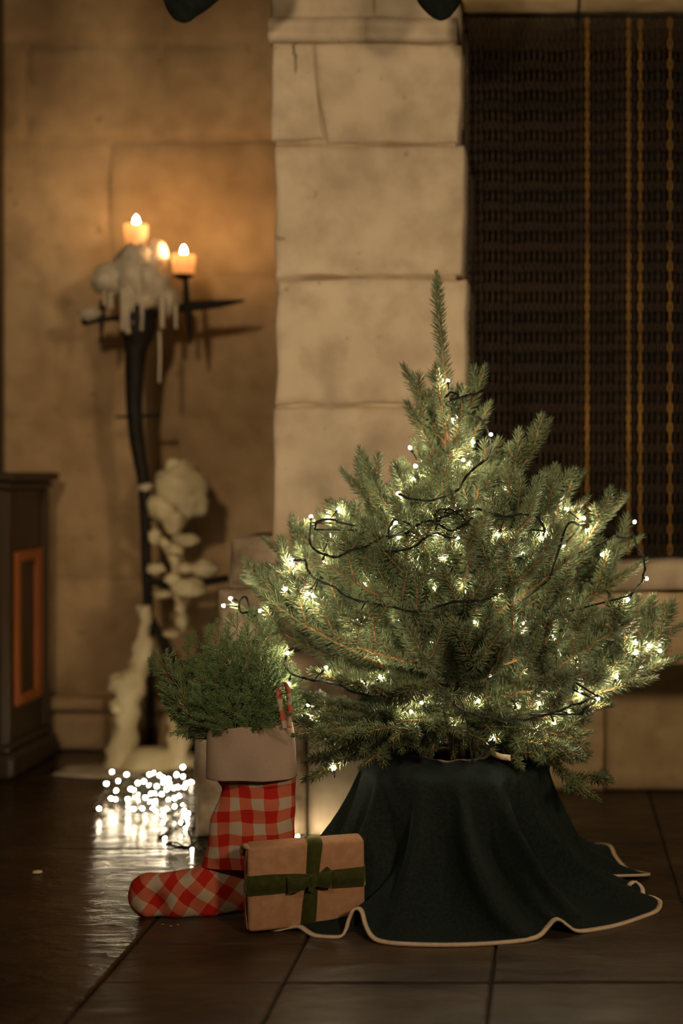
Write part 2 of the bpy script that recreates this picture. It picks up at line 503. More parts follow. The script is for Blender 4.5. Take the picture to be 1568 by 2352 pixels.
# floor
fl = empty('floor', (0, 3, -0.02), kind='structure')
obj('floor_bed', box(-3.0, 2.2, 0.9, 5.4, -0.06, -0.006, 0.002), M['grout'], fl, smooth=False)
colx = [-0.785, -0.466, -0.104, 0.27, 0.63, 0.99, 1.35, 1.71]
rowy = [1.07, 1.54, 2.01, 2.478, 2.95, 3.42, 3.89, 4.36, 4.83]
for i in range(len(colx) - 1):
    for j in range(len(rowy) - 1):
        g = 0.0024
        splits = [(rowy[j], rowy[j + 1])]
        if i == 0 and j == 3:
            splits = [(2.478, 2.683), (2.683, 2.95)]
        for (ya, yb) in splits:
            dz = rng.uniform(-0.0012, 0.0008)
            obj('floor_tile', box(colx[i] + g, colx[i + 1] - g, ya + g, yb - g, -0.03, dz, 0.003), M['tile'], fl, smooth=False)
for i, (xa, xb) in enumerate([(-0.785 - 0.93, -0.785), (-0.785 - 1.86, -0.785 - 0.93)]):
    for j, (ya, yb) in enumerate([(1.07, 2.2), (2.2, 3.35), (3.35, 4.83)]):
        obj('floor_slab', box(xa + 0.003, xb - 0.003, ya + 0.002, yb - 0.002, -0.03, 0.0015, 0.004), M['slab'], fl, smooth=False)

# left wall: big ochre stones, shallow joints
wl = empty('wall_left', (-1.3, YW + 0.1, 0), kind='structure')
obj('mortar_bed', box(-3.0, -0.6, YW + 0.003, YW + 0.25, 0, 3.0, 0.002), M['wall'], wl, smooth=False)
def wz(y): return P(0, y, YW).z
def wx(x): return P(x, 0, YW).x
courses = [(-420, -160), (-160, 97), (97, 320), (320, 640), (640, 965), (965, 1335), (1335, 1592)]
cuts = [[-300, 130, 520], [-120, 370], [-300, 60, 370], [-420, 250], [-250, 130, 520], [-100, 385], [-300, 90, 430]]
s = 0
for (ya, yb), cc in zip(courses, cuts):
    xs = [-700] + cc + [660]
    for k in range(len(xs) - 1):
        s += 1
        obj('stone_block', slab(wx(xs[k]) + 0.001, wx(xs[k + 1]) - 0.001, wz(yb) + 0.001, wz(ya) - 0.001,
                                YW + rng.uniform(-0.003, 0.003), YW + 0.05, seed=s, amp=0.006, rnd=0.008), M['wall'], wl)
# plinth course of the left wall
pl = [(-700, -80), (-80, 250), (250, 470), (470, 660)]
for k, (a, b) in enumerate(pl):
    obj('plinth_stone', slab(wx(a) + 0.003, wx(b) - 0.003, 0.002, wz(1632), YW - 0.035, YW + 0.05, seed=60 + k, amp=0.006, rnd=0.02), M['wall'], wl)
    obj('plinth_moulding', slab(wx(a) + 0.003, wx(b) - 0.003, wz(1630), wz(1597), YW - 0.055, YW + 0.05, seed=70 + k, amp=0.004, rnd=0.018), M['wall'], wl)

# chimney pier
pc = empty('wall_center', ((840 - VX) / F * YP, YP + 0.2, 0), kind='structure')
def pz(y): return P(0, y, YP).z
def px(x): return P(x, 0, YP).x
obj('mortar_bed', box(px(632), px(1046), YP + 0.008, YP + 0.9, 0.55, 2.9, 0.002), M['joint'], pc, smooth=False)
blocks = [  # x0,x1,y0,y1
    (622, 1056, -330, -120), (620, 860, -120, 44), (860, 1054, -120, 44),
    (624, 738, 98, 324), (740, 1056, 98, 330),
    (630, 1062, 333, 634), (632, 1068, 640, 930), (624, 1066, 937, 1250)]
for k, (a, b, y0, y1) in enumerate(blocks):
    tight = 0.0003
    V, Fs = slab(px(a) + 0.0003, px(b) - tight, pz(y1) + 0.0022, pz(y0) - 0.0022, YP + rng.uniform(-0.003, 0.003), YP + 0.88,
                 seed=20 + k, amp=0.005, rnd=0.006, nx=16, nz=12, jit=0.009)
    if k == 3:      # the slanting joint of the top stones
        for v in V:
            if v.x > px(690): v.x += (pz(100) - v.z) / (pz(100) - pz(324)) * 0.032 - 0.024
    if k == 4:
        for v in V:
            if v.x < px(800): v.x += (pz(100) - v.z) / (pz(100) - pz(324)) * 0.032 - 0.024
    if k >= 8:      # the pier spreads a little towards its foot
        for v in V:
            if v.x < px(760): v.x -= max(0, pz(1000) - v.z) * 0.12
    obj('stone_block', (V, Fs), M['pier'], pc)
# string course at the top
for k, (a, b) in enumerate([(618, 840), (840, 1050)]):
    prof = [(0.0, 40), (-0.012, 46), (-0.02, 62), (-0.012, 74), (-0.02, 80), (-0.016, 92), (0.0, 97)]
    V, Fs = [], []
    n = 9
    for (dy, y) in prof + [(0.5, 97), (0.5, 40)]:
        for i in range(n):
            x = px(a) + (px(b) - px(a)) * i / (n - 1)
            z = pz(y) + 0.004 * noise.noise(Vector((x * 6, k, y * 0.01)))
            V.append(Vector((x, YP + dy + 0.004 * noise.noise(Vector((x * 9, y * 0.03, 3))), z)))
    for j in range(len(prof) + 2):
        j2 = (j + 1) % (len(prof) + 2)
        for i in range(n - 1):
            Fs.append((j * n + i, j2 * n + i, j2 * n + i + 1, j * n + i + 1))
    Fs.append(tuple(j * n for j in range(len(prof) + 2)))
    Fs.append(tuple(j * n + n - 1 for j in range(len(prof) + 1, -1, -1)))
    obj('string_course_stone', (V, Fs), M['pier'], pc)

# moulded base of the pier, weathered, stepping outwards and forwards
pb = empty('trim_1', (-0.6, 3.5, 0), kind='structure')
def stepped(xl, xr, yt, yb_, D, Db, seed, mat, amp=0.010, rnd=0.03):
    a, b = P(xl, yb_, D), P(xr, yt, D)
    obj('base_stone', slab(a.x, b.x, a.z, b.z, D, Db, seed=seed, amp=amp, rnd=rnd, nx=18, nz=14, jit=0.012), mat, pb)
stepped(522, 860, 1240, 1352, 3.50, 3.9, 31, M['base'])
stepped(496, 860, 1354, 1500, 3.48, 3.9, 32, M['base'])
stepped(462, 860, 1502, 1640, 3.46, 3.9, 33, M['base'])
zf = P(0, 1642, 3.43).z
obj('base_stone', slab(P(440, 0, 3.43).x, P(700, 0, 3.43).x - 0.003, 0.0, zf, 3.43, 3.9, seed=34, amp=0.010, rnd=0.03, nx=16, nz=16, jit=0.012), M['base'], pb)
obj('base_stone', slab(P(700, 0, 3.43).x + 0.003, P(880, 0, 3.43).x, 0.0, zf, 3.43, 3.9, seed=35, amp=0.010, rnd=0.03, nx=16, nz=16, jit=0.012), M['pier'], pb)

# raised hearth: overhanging slab course, recessed wall beneath
rh = empty('trim_2', (0.1, 3.6, 0), kind='structure')
YH = 3.56
xs = [860, 1130, 1400, 1700, 2050]
for k in range(4):
    xa, xb = P(xs[k], 0, YH).x + 0.002, P(xs[k + 1], 0, YH).x - 0.002
    obj('hearth_coping', slab(xa, xb, P(0, 1358, YH).z, P(0, 1292, YH).z, YH, YH + 0.5, seed=41 + k, amp=0.004, rnd=0.012), M['pier'], rh)
    obj('hearth_stone', slab(xa, xb, P(0, 1530, YH).z, P(0, 1362, YH).z, YH + 0.008, YH + 0.5, seed=45 + k, amp=0.005, rnd=0.015), M['hearth'], rh)
    obj('hearth_wall_stone', slab(xa, xb, 0.0, P(0, 1530, YH).z, 3.95, 4.1, seed=50 + k, amp=0.006, rnd=0.015), M['hearth'], rh)

# firebox behind the chain curtain, lintel and mantel beam above it
wb = empty('wall_back', (0.3, 4.2, 0.6), kind='structure')
obj('firebox_back', box(px(1050), 1.0, 4.05, 4.2, 0.66, 2.3, 0.002), M['soot'], wb, smooth=False)
obj('firebox_cheek', box(0.86, 1.0, 3.6, 4.05, 0.66, 2.3, 0.002), M['soot'], wb, smooth=False)
rl = empty('trim_3', (0.3, 3.7, 2.09), kind='structure')
zl = P(0, 4, 3.62).z
for k, (a, b) in enumerate([(1058, 1330), (1330, 1640), (1640, 2050)]):
    obj('lintel_stone', slab(P(a, 0, 3.62).x + 0.002, P(b, 0, 3.62).x - 0.002, zl, zl + 0.3, 3.60, 4.1, seed=80 + k), M['hearth'], rl)
rr_ = empty('wall_right', (0.9, 3.7, 0), kind='structure')
zc = [0.66, 1.02, 1.38, 1.74, 2.09, 2.45]
for k in range(5):
    obj('stone_block', slab(0.862, 1.30, zc[k] + 0.003, zc[k + 1] - 0.003, YP, YP + 0.5, seed=90 + k), M['pier'], rr_)
mb = obj('trim_4', box(-1.25, 1.35, 3.20, 3.62, 2.44, 2.56, 0.012), M['wood'], smooth=False)
tag(mb, kind='structure')
# dark door post at the far left
tp = obj('trim_5', join(box(-2.3, P(9, 0, 4.53).x, 4.485, 4.53, 0.0, 2.9, 0.006), box(-2.3, P(9, 0, 4.53).x - 0.02, 4.475, 4.485, 0.0, 2.9, 0.003)), M['wood'], smooth=False)
tag(tp, kind='structure')

# ------------------------------------------------------------------ cabinet
cb = empty('cabinet', (-1.8, 4.3, 0), 'dark wooden cabinet with orange moulded side panel beside the stone wall', 'cabinet')
XC = -1.575
y0, y1 = 4.10, 4.445
obj('body', box(-2.15, XC, y0, y1, 0.07, 0.84, 0.006), M['wood'], cb, smooth=False)
obj('cabinet_top', join(box(-2.19, XC + 0.035, y0 - 0.03, y1 + 0.02, 0.862, 0.888, 0.008), box(-2.17, XC + 0.018, y0 - 0.015, y1 + 0.01, 0.838, 0.862, 0.008)), M['wood'], cb, smooth=False)
obj('plinth', join(box(-2.18, XC + 0.030, y0 - 0.025, y1 + 0.02, 0.001, 0.075, 0.012), box(-2.165, XC + 0.016, y0 - 0.012, y1 + 0.01, 0.075, 0.10, 0.008)), M['wood'], cb, smooth=False)
# side panel on the face turned to the camera
ya, yb2, za, zb = 4.165, 4.375, 0.20, 0.655
pn = obj('side_panel', box(XC - 0.004, XC + 0.004, ya + 0.03, yb2 - 0.03, za + 0.03, zb - 0.03, 0.002), M['wood'], cb, smooth=False)
for nm, g in (('moulding', box(XC - 0.002, XC + 0.014, ya, ya + 0.032, za, zb, 0.004)), ('moulding', box(XC - 0.002, XC + 0.014, yb2 - 0.05, yb2, za, zb, 0.004)),
              ('moulding', box(XC - 0.002, XC + 0.014, ya + 0.032, yb2 - 0.05, zb - 0.032, zb, 0.004)), ('moulding', box(XC - 0.002, XC + 0.014, ya + 0.032, yb2 - 0.05, za, za + 0.032, 0.004))):
    tag(obj(nm, g, M['wood_orange'], pn, smooth=False), 'orange wooden moulding strip')
obj('corner_post', box(XC - 0.01, XC + 0.010, y1 - 0.045, y1 - 0.005, 0.10, 0.838, 0.006), M['wood'], cb, smooth=False)
obj('corner_post', box(XC - 0.01, XC + 0.010, y0 + 0.005, y0 + 0.035, 0.10, 0.838, 0.006), M['wood'], cb, smooth=False)

# ------------------------------------------------------------------ chain curtain in the fireplace
YC = 3.70
ct = empty('fire_curtain', (0.3, YC, 0.655), 'sooty brown hanging chain curtain closing the fireplace opening', 'fire screen')
zt, zb_ = zl - 0.004, 0.672
pitch = 0.0262
nl = int((zt - zb_) / pitch)
def strand_mesh(nm):
    V, Fs = [], []
    nseg, nr = 10, 4
    for k in range(nl):
        zc_ = zb_ + 0.016 + k * pitch - ORG[ct].z
        turn = 0.45 if k % 2 == 0 else 0.45 + math.pi / 2
        ca, sa = math.cos(turn), math.sin(turn)
        n0 = len(V)
        for i in range(nseg):
            a = 2 * math.pi * i / nseg
            cx, cz = 0.0047 * math.cos(a), 0.0152 * math.sin(a)
            dn = Vector((math.cos(a) / 0.0047, 0, math.sin(a) / 0.0152)).normalized()
            for j in range(nr):
                b = 2 * math.pi * j / nr
                q = Vector((cx, 0, cz)) + (dn * math.cos(b) + Vector((0, 1, 0)) * math.sin(b)) * 0.0021
                V.append(Vector((q.x * ca - q.y * sa, q.x * sa + q.y * ca, q.z + zc_)))
        for i in range(nseg):
            for j in range(nr):
                a = n0 + i * nr + j; b = n0 + i * nr + (j + 1) % nr
                c = n0 + ((i + 1) % nseg) * nr + (j + 1) % nr; d = n0 + ((i + 1) % nseg) * nr + j
                Fs.append((a, b, c, d))
    return mesh(nm, V, Fs)
ms = strand_mesh('strand'); ms.materials.append(M['chain'])
mbx = strand_mesh('strand_highlight'); mbx.materials.append(M['chain_lit'])
x = P(1064, 0, YC).x
bright = [P(a, 0, YC).x for a in (1352, 1438, 1466, 1539)]  # strands coloured lighter where the curtain folds catch light
k = 0
while x < 0.85:
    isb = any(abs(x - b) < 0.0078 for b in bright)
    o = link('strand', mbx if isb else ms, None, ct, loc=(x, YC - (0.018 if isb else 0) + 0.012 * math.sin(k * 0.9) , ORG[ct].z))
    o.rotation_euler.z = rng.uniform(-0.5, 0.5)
    if isb: o['label'] = 'chain strand coloured lighter as if catching the light'
    x += 0.0153; k += 1
obj('curtain_rail', tube([(P(1060, 0, YC).x, YC, zt - 0.006), (0.855, YC, zt - 0.006)], 0.006, 8), M['iron'], ct)
obj('bottom_bar', tube([(P(1060, 0, YC).x, YC, 0.667), (0.855, YC, 0.667)], 0.005, 8), M['iron'], ct)

# ------------------------------------------------------------------ iron candelabrum with old wax
DC = 4.28
cd = empty('iron_candelabrum', P(330, 1760, DC), 'black wrought iron candelabrum caked in pale dripped wax before the wall', 'candelabrum')
ORG[cd].z = 0; cd.location.z = 0
def C(x, y, d=0.0): return P(x, y, DC + d)
sp = 1.0 / 763
stem = catmull([C(318, 705), C(318, 760), C(312, 800), C(309, 860), C(308, 930), C(313, 1000), C(322, 1060), C(330, 1110), C(334, 1200), C(336, 1300), C(340, 1380), C(338, 1450)], 4)
rad = np.interp(np.linspace(0, 1, len(stem)), [0, .05, .1, .2, .35, .5, .6, .75, 1], [38, 42, 38, 25, 19, 17, 15, 12, 11]) * sp
obj('stem', tube(stem, list(rad), 10), M['iron'], cd)
arm = catmull([C(188, 740), C(240, 733), C(290, 728), C(345, 722), C(400, 712), C(440, 703), C(500, 698), C(562, 690)], 4)
ra = np.interp(np.linspace(0, 1, len(arm)), [0, .02, .06, .1, .6, .7, .85, 1], [7, 10, 9, 6, 8, 12, 10, 2]) * sp
obj('cross_arm', tube(arm, list(ra), 8), M['iron'], cd)
obj('spike', tube(catmull([C(236, 690), C(234, 735), C(231, 785)], 3), [8 * sp] * 3 + [7 * sp, 5 * sp, 3 * sp, 1.5 * sp], 8), M['iron'], cd)
obj('spike', tube(catmull([C(426, 636), C(429, 690), C(434, 735), C(437, 792)], 3), list(np.interp(np.linspace(0, 1, 10), [0, .4, .6, 1], [5, 9, 9, 2]) * sp), 8), M['iron'], cd)
obj('drip_pan', lathe([(4 * sp, -8 * sp), (14 * sp, -4 * sp), (24 * sp, 2 * sp), (26 * sp, 4 * sp), (24 * sp, 5 * sp), (6 * sp, 2 * sp)], C(421, 636), 20), M['iron'], cd)
obj('cross_bar', tube([C(264, 958), C(300, 957), C(350, 955), C(366, 954)], [2.5 * sp, 3.5 * sp, 4 * sp, 6 * sp], 8), M['iron'], cd)
obj('arm', tube(catmull([C(336, 1330), C(400, 1345), C(455, 1340), C(522, 1328, -0.02)], 4), 9 * sp, 8), M['iron'], cd)
for pts in ([C(340, 1440), C(325, 1500), C(298, 1560), C(280, 1640), C(262, 1745)], [C(345, 1420), C(385, 1500), C(408, 1600), C(412, 1680), C(414, 1750)], [C(342, 1430, .02), C(345, 1560, .1), C(346, 1640, .15), C(346, 1722, .19)]):
    pts = [Vector(p) for p in pts]; pts[-1].z = 0.008
    obj('leg', tube(catmull(pts, 4), 10 * sp, 8), M['iron'], cd)
# wax masses: a lumpy heap with drips under the first candle
def drip(x, y, ln, r, d=-0.03):
    pts = [C(x, y, d), C(x + rng.uniform(-2, 2), y + ln * .5, d), C(x, y + ln * .85, d), C(x, y + ln, d)]
    return tube(catmull(pts, 3), list(np.interp(np.linspace(0, 1, 10), [0, .7, .9, 1], [r, r * .7, r * .95, r * .3]) * sp), 7)
heap = [blob(C(312, 630), 52 * sp, 45 * sp, 68 * sp, 1), blob(C(265, 640), 52 * sp, 38 * sp, 42 * sp, 2), blob(C(350, 650), 42 * sp, 40 * sp, 62 * sp, 3, 0.3),
        blob(C(240, 645, -.02), 30 * sp, 25 * sp, 30 * sp, 4), blob(C(318, 585), 36 * sp, 34 * sp, 26 * sp, 5, 0.15), blob(C(385, 690), 26 * sp, 26 * sp, 38 * sp, 6), blob(C(330, 690, -.02), 30 * sp, 28 * sp, 24 * sp, 16)]
obj('wax_heap', join(*heap), M['wax'], cd)
wl_ = obj('wax_stub', blob(C(362, 590, .01), 22 * sp, 22 * sp, 42 * sp, 8, 0.12), M['candle'], cd)
for (x_, y_, l_, r_) in ((282, 660, 100, 8), (294, 650, 118, 9), (305, 660, 85, 6), (255, 670, 40, 8), (325, 690, 70, 5), (372, 680, 75, 8), (366, 760, 120, 4), (404, 700, 55, 5), (240, 668, 34, 6), (318, 600, 100, 7), (300, 590, 90, 6)):
    obj('wax_drip', drip(x_, y_, l_, r_, -0.045), M['wax'], cd)
obj('wax_blob', blob(C(207, 720, -.01), 26 * sp, 20 * sp, 16 * sp, 9), M['wax'], cd)
obj('wax_collar', blob(C(332, 1120), 17 * sp, 16 * sp, 13 * sp, 10), M['wax'], cd)
low = [blob(C(415, 1120), 58 * sp, 40 * sp, 58 * sp, 11, .3, freq=2.4), blob(C(375, 1165), 36 * sp, 34 * sp, 34 * sp, 12), blob(C(400, 1195), 26 * sp, 26 * sp, 34 * sp, 13, .3), blob(C(440, 1150), 40 * sp, 34 * sp, 40 * sp, 14, .35, freq=2.4), blob(C(398, 1075), 20 * sp, 20 * sp, 24 * sp, 15)]
obj('wax_heap', join(*low), M['wax_low'], cd)
for k, (x_, y_, rx, rz) in enumerate([(355, 1232, 14, 18), (425, 1240, 30, 16), (400, 1262, 22, 14), (358, 1305, 20, 13), (425, 1305, 20, 12), (465, 1305, 34, 18), (432, 1350, 36, 22), (395, 1330, 18, 14), (372, 1365, 22, 10), (415, 1395, 14, 14), (418, 1425, 14, 22), (395, 1455, 20, 10)]):
    obj('wax_blob', blob(C(x_, y_, -.02), rx * sp, 18 * sp, rz * sp, 20 + k, .35), M['wax_low'], cd)
obj('wax_strand', tube(catmull([C(352, 1230), C(385, 1255), C(405, 1300), C(400, 1340), C(415, 1400), C(420, 1450)], 4), list(np.interp(np.linspace(0, 1, 21), [0, .3, .6, 1], [9, 14, 10, 6]) * sp), 8), M['wax_low'], cd)
def wobtube(pts, rs, seed):
    pp = catmull(pts, 6)
    rr = np.interp(np.linspace(0, 1, len(pp)), np.linspace(0, 1, len(rs)), rs) * sp
    V, Fs = tube(pp, list(rr), 12)
    V = [v + Vector((noise.noise(v * 28 + Vector((seed, 0, 0))), noise.noise(v * 28 + Vector((0, seed, 0))), 0)) * 0.020 for v in V]
    return V, Fs
obj('wax_leg', wobtube([C(332, 1390, -.02), C(330, 1470, -.02), C(320, 1530, -.02), C(298, 1575, -.02), C(292, 1640, -.02), C(283, 1700, -.02), Vector((C(278, 1750).x, DC - .02, 0.004))], [12, 18, 24, 34, 22, 30, 42], 3), M['wax_low'], cd)
obj('wax_leg', wobtube([C(408, 1590, -.02), C(409, 1640, -.02), C(411, 1700, -.02), Vector((C(414, 1750).x, DC - .02, 0.004))], [16, 22, 25, 36], 4), M['wax_low'], cd)
obj('wax_blob', blob(C(275, 1570, -.03), 26 * sp, 22 * sp, 26 * sp, 41, .3), M['wax_low'], cd)
obj('wax_blob', blob(C(272, 1622, -.03), 20 * sp, 18 * sp, 22 * sp, 42, .3), M['wax_low'], cd)
V, Fs = blob((C(345, 1740).x, DC - 0.02, 0.0), 75 * sp, 60 * sp, 52 * sp, 43, .15)
V = [Vector((v.x, v.y, max(v.z, 0.002))) for v in V]
obj('wax_mound', (V, Fs), M['wax_low'], cd)
pts = []
V, Fs = blob((C(270, 1760).x, DC - 0.05, 0.0), 0.17, 0.10, 0.014, 44, .5)
V = [Vector((v.x, v.y, max(v.z, 0.0015))) for v in V]
obj('wax_pool', (V, Fs), M['wax'], cd)

def candle(cx, cy, label):
    base = C(cx, cy, 0)
    t = empty('candle', base, label, 'candle', 'short lit candles on the iron candelabrum')
    r, h = 27 * sp, 46 * sp
    obj('wax_body', lathe([(r * .86, 0), (r * .92, h * .3), (r * .98, h * .8), (r, h * .97), (r * .95, h), (r * .88, h * .96), (r * .84, h * .7), (r * .7, h * .45), (r * .2, h * .40)], base, 24, 0.04, cx), M['candle_glow'], t)
    top = base + Vector((0, 0, h * .40))
    obj('wick', tube([top, top + Vector((0.001, 0, 0.015)), top + Vector((0.002, 0, 0.028))], 0.0012, 6), M['iron'], t)
    fz = [(0.0015, 0), (0.006, 0.007), (0.0085, 0.015), (0.0085, 0.023), (0.006, 0.032), (0.0008, 0.041)]
    obj('flame', lathe(fz, top + Vector((0.001, 0, 0.022)), 12), M['flame'], t)
candle(312, 562, 'short lit candle on top of the wax heap, left of the two')
candle(421, 631, 'short lit candle on the iron drip pan, right of the two')

# ------------------------------------------------------------------ spruce tree
DT = 3.05
def T(x, y, d=0.0): return P(x, y, DT + d)
tree = empty('spruce_tree', T(1048, 1745), 'small potted blue-green spruce tree hung with warm fairy lights', 'christmas tree')
trunk_pts = catmull([T(1048, 1745), T(1050, 1500), T(1046, 1300), T(1041, 1150), T(1035, 1040), T(1027, 930), T(1014, 790), T(1004, 660)], 6)
tz = [p.z for p in trunk_pts]
def trunk_at(z):
    i = min(range(len(tz)), key=lambda k: abs(tz[k] - z))
    return trunk_pts[i].copy()
obj('trunk', tube(trunk_pts, list(np.interp(np.linspace(0, 1, len(trunk_pts)), [0, .5, .8, 1], [.019, .011, .0045, .0022])), 10), M['bark'], tree)

def needle_arrays(B, D, L, Wd):
    """B,D (n,3), L,Wd (n,) -> verts (7n,3)"""
    n = len(B)
    ref = np.where(np.abs(D[:, 2:3]) < 0.9, np.array([[0, 0, 1.0]]), np.array([[1.0, 0, 0]]))
    U = np.cross(D, ref); U /= np.linalg.norm(U, axis=1, keepdims=True)
    Wv = np.cross(D, U)
    V = np.empty((n, 7, 3))
    for k in range(3):
        a = 2 * math.pi * k / 3
        off = (U * math.cos(a) + Wv * math.sin(a))
        V[:, k] = B + off * (Wd * 0.45)[:, None]
        V[:, 3 + k] = B + D * (L * 0.5)[:, None] + off * Wd[:, None]
    V[:, 6] = B + D * L[:, None]
    return V.reshape(-1, 3)

QUAD = np.array([[0, 1, 4, 3], [1, 2, 5, 4], [2, 0, 3, 5]])
TRI = np.array([[3, 4, 6], [4, 5, 6], [5, 3, 6]])
def needle_mesh(name, B, D, L, Wd, org):
    B, D, L, Wd = np.array(B), np.array(D), np.array(L), np.array(Wd)
    V = needle_arrays(B, D, L, Wd) - np.array(org)
    n = len(B)
    me = bpy.data.meshes.new(name)
    me.vertices.add(7 * n); me.vertices.foreach_set('co', V.astype(np.float32).ravel())
    off = (np.arange(n) * 7)[:, None, None]
    q = (QUAD[None] + off).reshape(n, -1); t = (TRI[None] + off).reshape(n, -1)
    loops = np.concatenate([q, t], axis=1)          # 21 per needle
    me.loops.add(21 * n); me.loops.foreach_set('vertex_index', loops.astype(np.int32).ravel())
    st = (np.arange(n) * 21)[:, None] + np.array([0, 4, 8, 12, 15, 18])[None]
    me.polygons.add(6 * n)
    me.polygons.foreach_set('loop_start', st.astype(np.int32).ravel())
    me.update(calc_edges=True)
    me.validate()
    return me

class Bough:
    def __init__(self):
        self.wood = ([], []); self.B = []; self.D = []; self.L = []; self.W = []
    def add_wood(self, pts, rs, n=5):
        V, Fs = tube(pts, rs, n)
        k = len(self.wood[0])
        self.wood[0].extend(V); self.wood[1].extend([tuple(i + k for i in f) for f in Fs])
    def needles(self, pts, t0=0.0, ln=0.0255, dens=1300, tipcap=True, spread=1.12, wd=0.0013):
        P_ = np.array([tuple(p) for p in pts])
        seg = np.linalg.norm(np.diff(P_, axis=0), axis=1)
        cum = np.concatenate([[0], np.cumsum(seg)]); Ltot = cum[-1]
        n = max(6, int(dens * Ltot * (1 - t0)))
        t = np.linspace(t0, 1.0, n)
        s_ = t * Ltot
        pos = np.stack([np.interp(s_, cum, P_[:, k]) for k in range(3)], 1)
        nxt = np.stack([np.interp(np.minimum(s_ + 0.004, Ltot), cum, P_[:, k]) for k in range(3)], 1)
        prv = np.stack([np.interp(np.maximum(s_ - 0.004, 0), cum, P_[:, k]) for k in range(3)], 1)
        ax = nxt - prv; ax /= np.linalg.norm(ax, axis=1, keepdims=True) + 1e-12
        ref = np.where(np.abs(ax[:, 2:3]) < 0.9, np.array([[0, 0, 1.0]]), np.array([[1.0, 0, 0]]))
        u = np.cross(ax, ref); u /= np.linalg.norm(u, axis=1, keepdims=True)
        v = np.cross(u, ax)
        ang = np.arange(n) * 2.39996 + nrng.uniform(0, 6.28) + nrng.normal(0, .25, n)
        rad_ = u * np.cos(ang)[:, None] + v * np.sin(ang)[:, None]
        el = np.radians(np.interp(t, [0, .75, .93, 1], [58, 50, 38, 16]) * spread + nrng.normal(0, 6, n))
        # needles on the underside sweep sideways and up, as on a spruce
        rad_[:, 2] += 0.22
        rad_ /= np.linalg.norm(rad_, axis=1, keepdims=True)
        d = ax * np.cos(el)[:, None] + rad_ * np.sin(el)[:, None]
        d /= np.linalg.norm(d, axis=1, keepdims=True)
        le = ln * np.interp(t, [0, .15, .8, 1], [.75, 1, 1, .72]) * nrng.uniform(.82, 1.12, n)
        self.B.extend(pos); self.D.extend(d); self.L.extend(le); self.W.extend(np.full(n, wd) * nrng.uniform(.85, 1.15, n))
    def shoot(self, p0, d, L, up=0.15, r=0.0027, ln=0.0255, dens=1300, tert=True):
        d = Vector(d).normalized()
        side = Vector((rng.uniform(-1, 1), rng.uniform(-1, 1), 0)) * 0.05
        pts = []
        for i in range(6):
            t = i / 5
            pts.append(Vector(p0) + d * (L * t) + Vector((0, 0, up * L * t * t)) + side * (L * t * t))
        self.add_wood(pts, [r * (1 - .5 * i / 5) for i in range(6)], 4)
        self.needles(pts, 0.04, ln, dens)
        if tert and L > 0.085:
            for sgn in (-1, 1):
                if rng.random() < 0.75:
                    lat = d.cross(Vector((0, 0, 1)))
                    lat = lat.normalized() if lat.length > .1 else Vector((1, 0, 0))
                    q = pts[rng.choice((2, 3))]
                    self.shoot(q, d * .75 + lat * sgn * .65 + Vector((0, 0, rng.uniform(0, .25))), L * rng.uniform(.38, .55), up, r * .8, ln * .95, dens, False)

ALLN = []
def make_branch(b, t, lift=0.0, sides=True, ln=0.0255, dens=1250, mat='needle', rbase=None, slen=1.0, nstart=0.13, low=False):
    b, t = Vector(b), Vector(t)
    L = (t - b).length
    ctrl = (b + t) * .5 + Vector((0, 0, lift))
    n = 16
    pts = [(b * (1 - u) ** 2 + ctrl * 2 * u * (1 - u) + t * u * u) for u in [i / (n - 1) for i in range(n)]]
    for i, p in enumerate(pts):
        w_ = math.sin(i / (n - 1) * math.pi) * L * .035
        p += Vector((noise.noise(p * 5), noise.noise(p * 5 + Vector((9, 0, 0))), noise.noise(p * 5 + Vector((0, 9, 0))))) * w_
    bo = Bough()
    rb = rbase or min(.006, .0018 + L * .009)
    bo.add_wood(pts, [rb + (.0020 - rb) * (i / (n - 1)) for i in range(n)], 6)
    bo.needles(pts, nstart, ln, dens)
    if sides:
        m = max(1, int(L / .085)) if slen < .72 else max(2, int(L / .054))
        sgn = rng.choice((-1, 1))
        for k in range(m):
            u = .22 + .70 * (k + rng.uniform(.2, .8)) / m
            i = min(n - 2, int(u * (n - 1)))
            ax = (pts[i + 1] - pts[i]).normalized()
            lat = ax.cross(Vector((0, 0, 1)))
            lat = lat.normalized() if lat.length > .15 else Vector((rng.uniform(-1, 1), rng.uniform(-1, 1), 0)).normalized()
            upv = lat.cross(ax).normalized()
            sgn = -sgn
            ll = min(.15, (.48 * (1 - u) * L + .058)) * rng.uniform(.75, 1.15) * slen
            d = ax * .60 + lat * sgn * rng.uniform(.35, .75) + upv * rng.uniform(.0, .3)
            if not low: d.z += rng.uniform(.25, .75)
            bo.shoot(pts[i], d, ll, rng.uniform(.02, .28) if not low else rng.uniform(-.25, .1), ln=ln, dens=dens)
    o = obj('branch', bo.wood, M['twig'], tree)
    me = needle_mesh('needles', bo.B, bo.D, bo.L, bo.W, ORG[tree])
    nd_ = link('needles', me, M[mat], o)
    nd_['kind'] = 'stuff'
    ALLN.append(np.array(bo.B) + np.array(bo.D) * (np.array(bo.L) * .6)[:, None])
    return o

# leader
make_branch(T(1027, 930), T(1003, 634), 0, sides=False, ln=0.026, dens=1500, nstart=0.05)
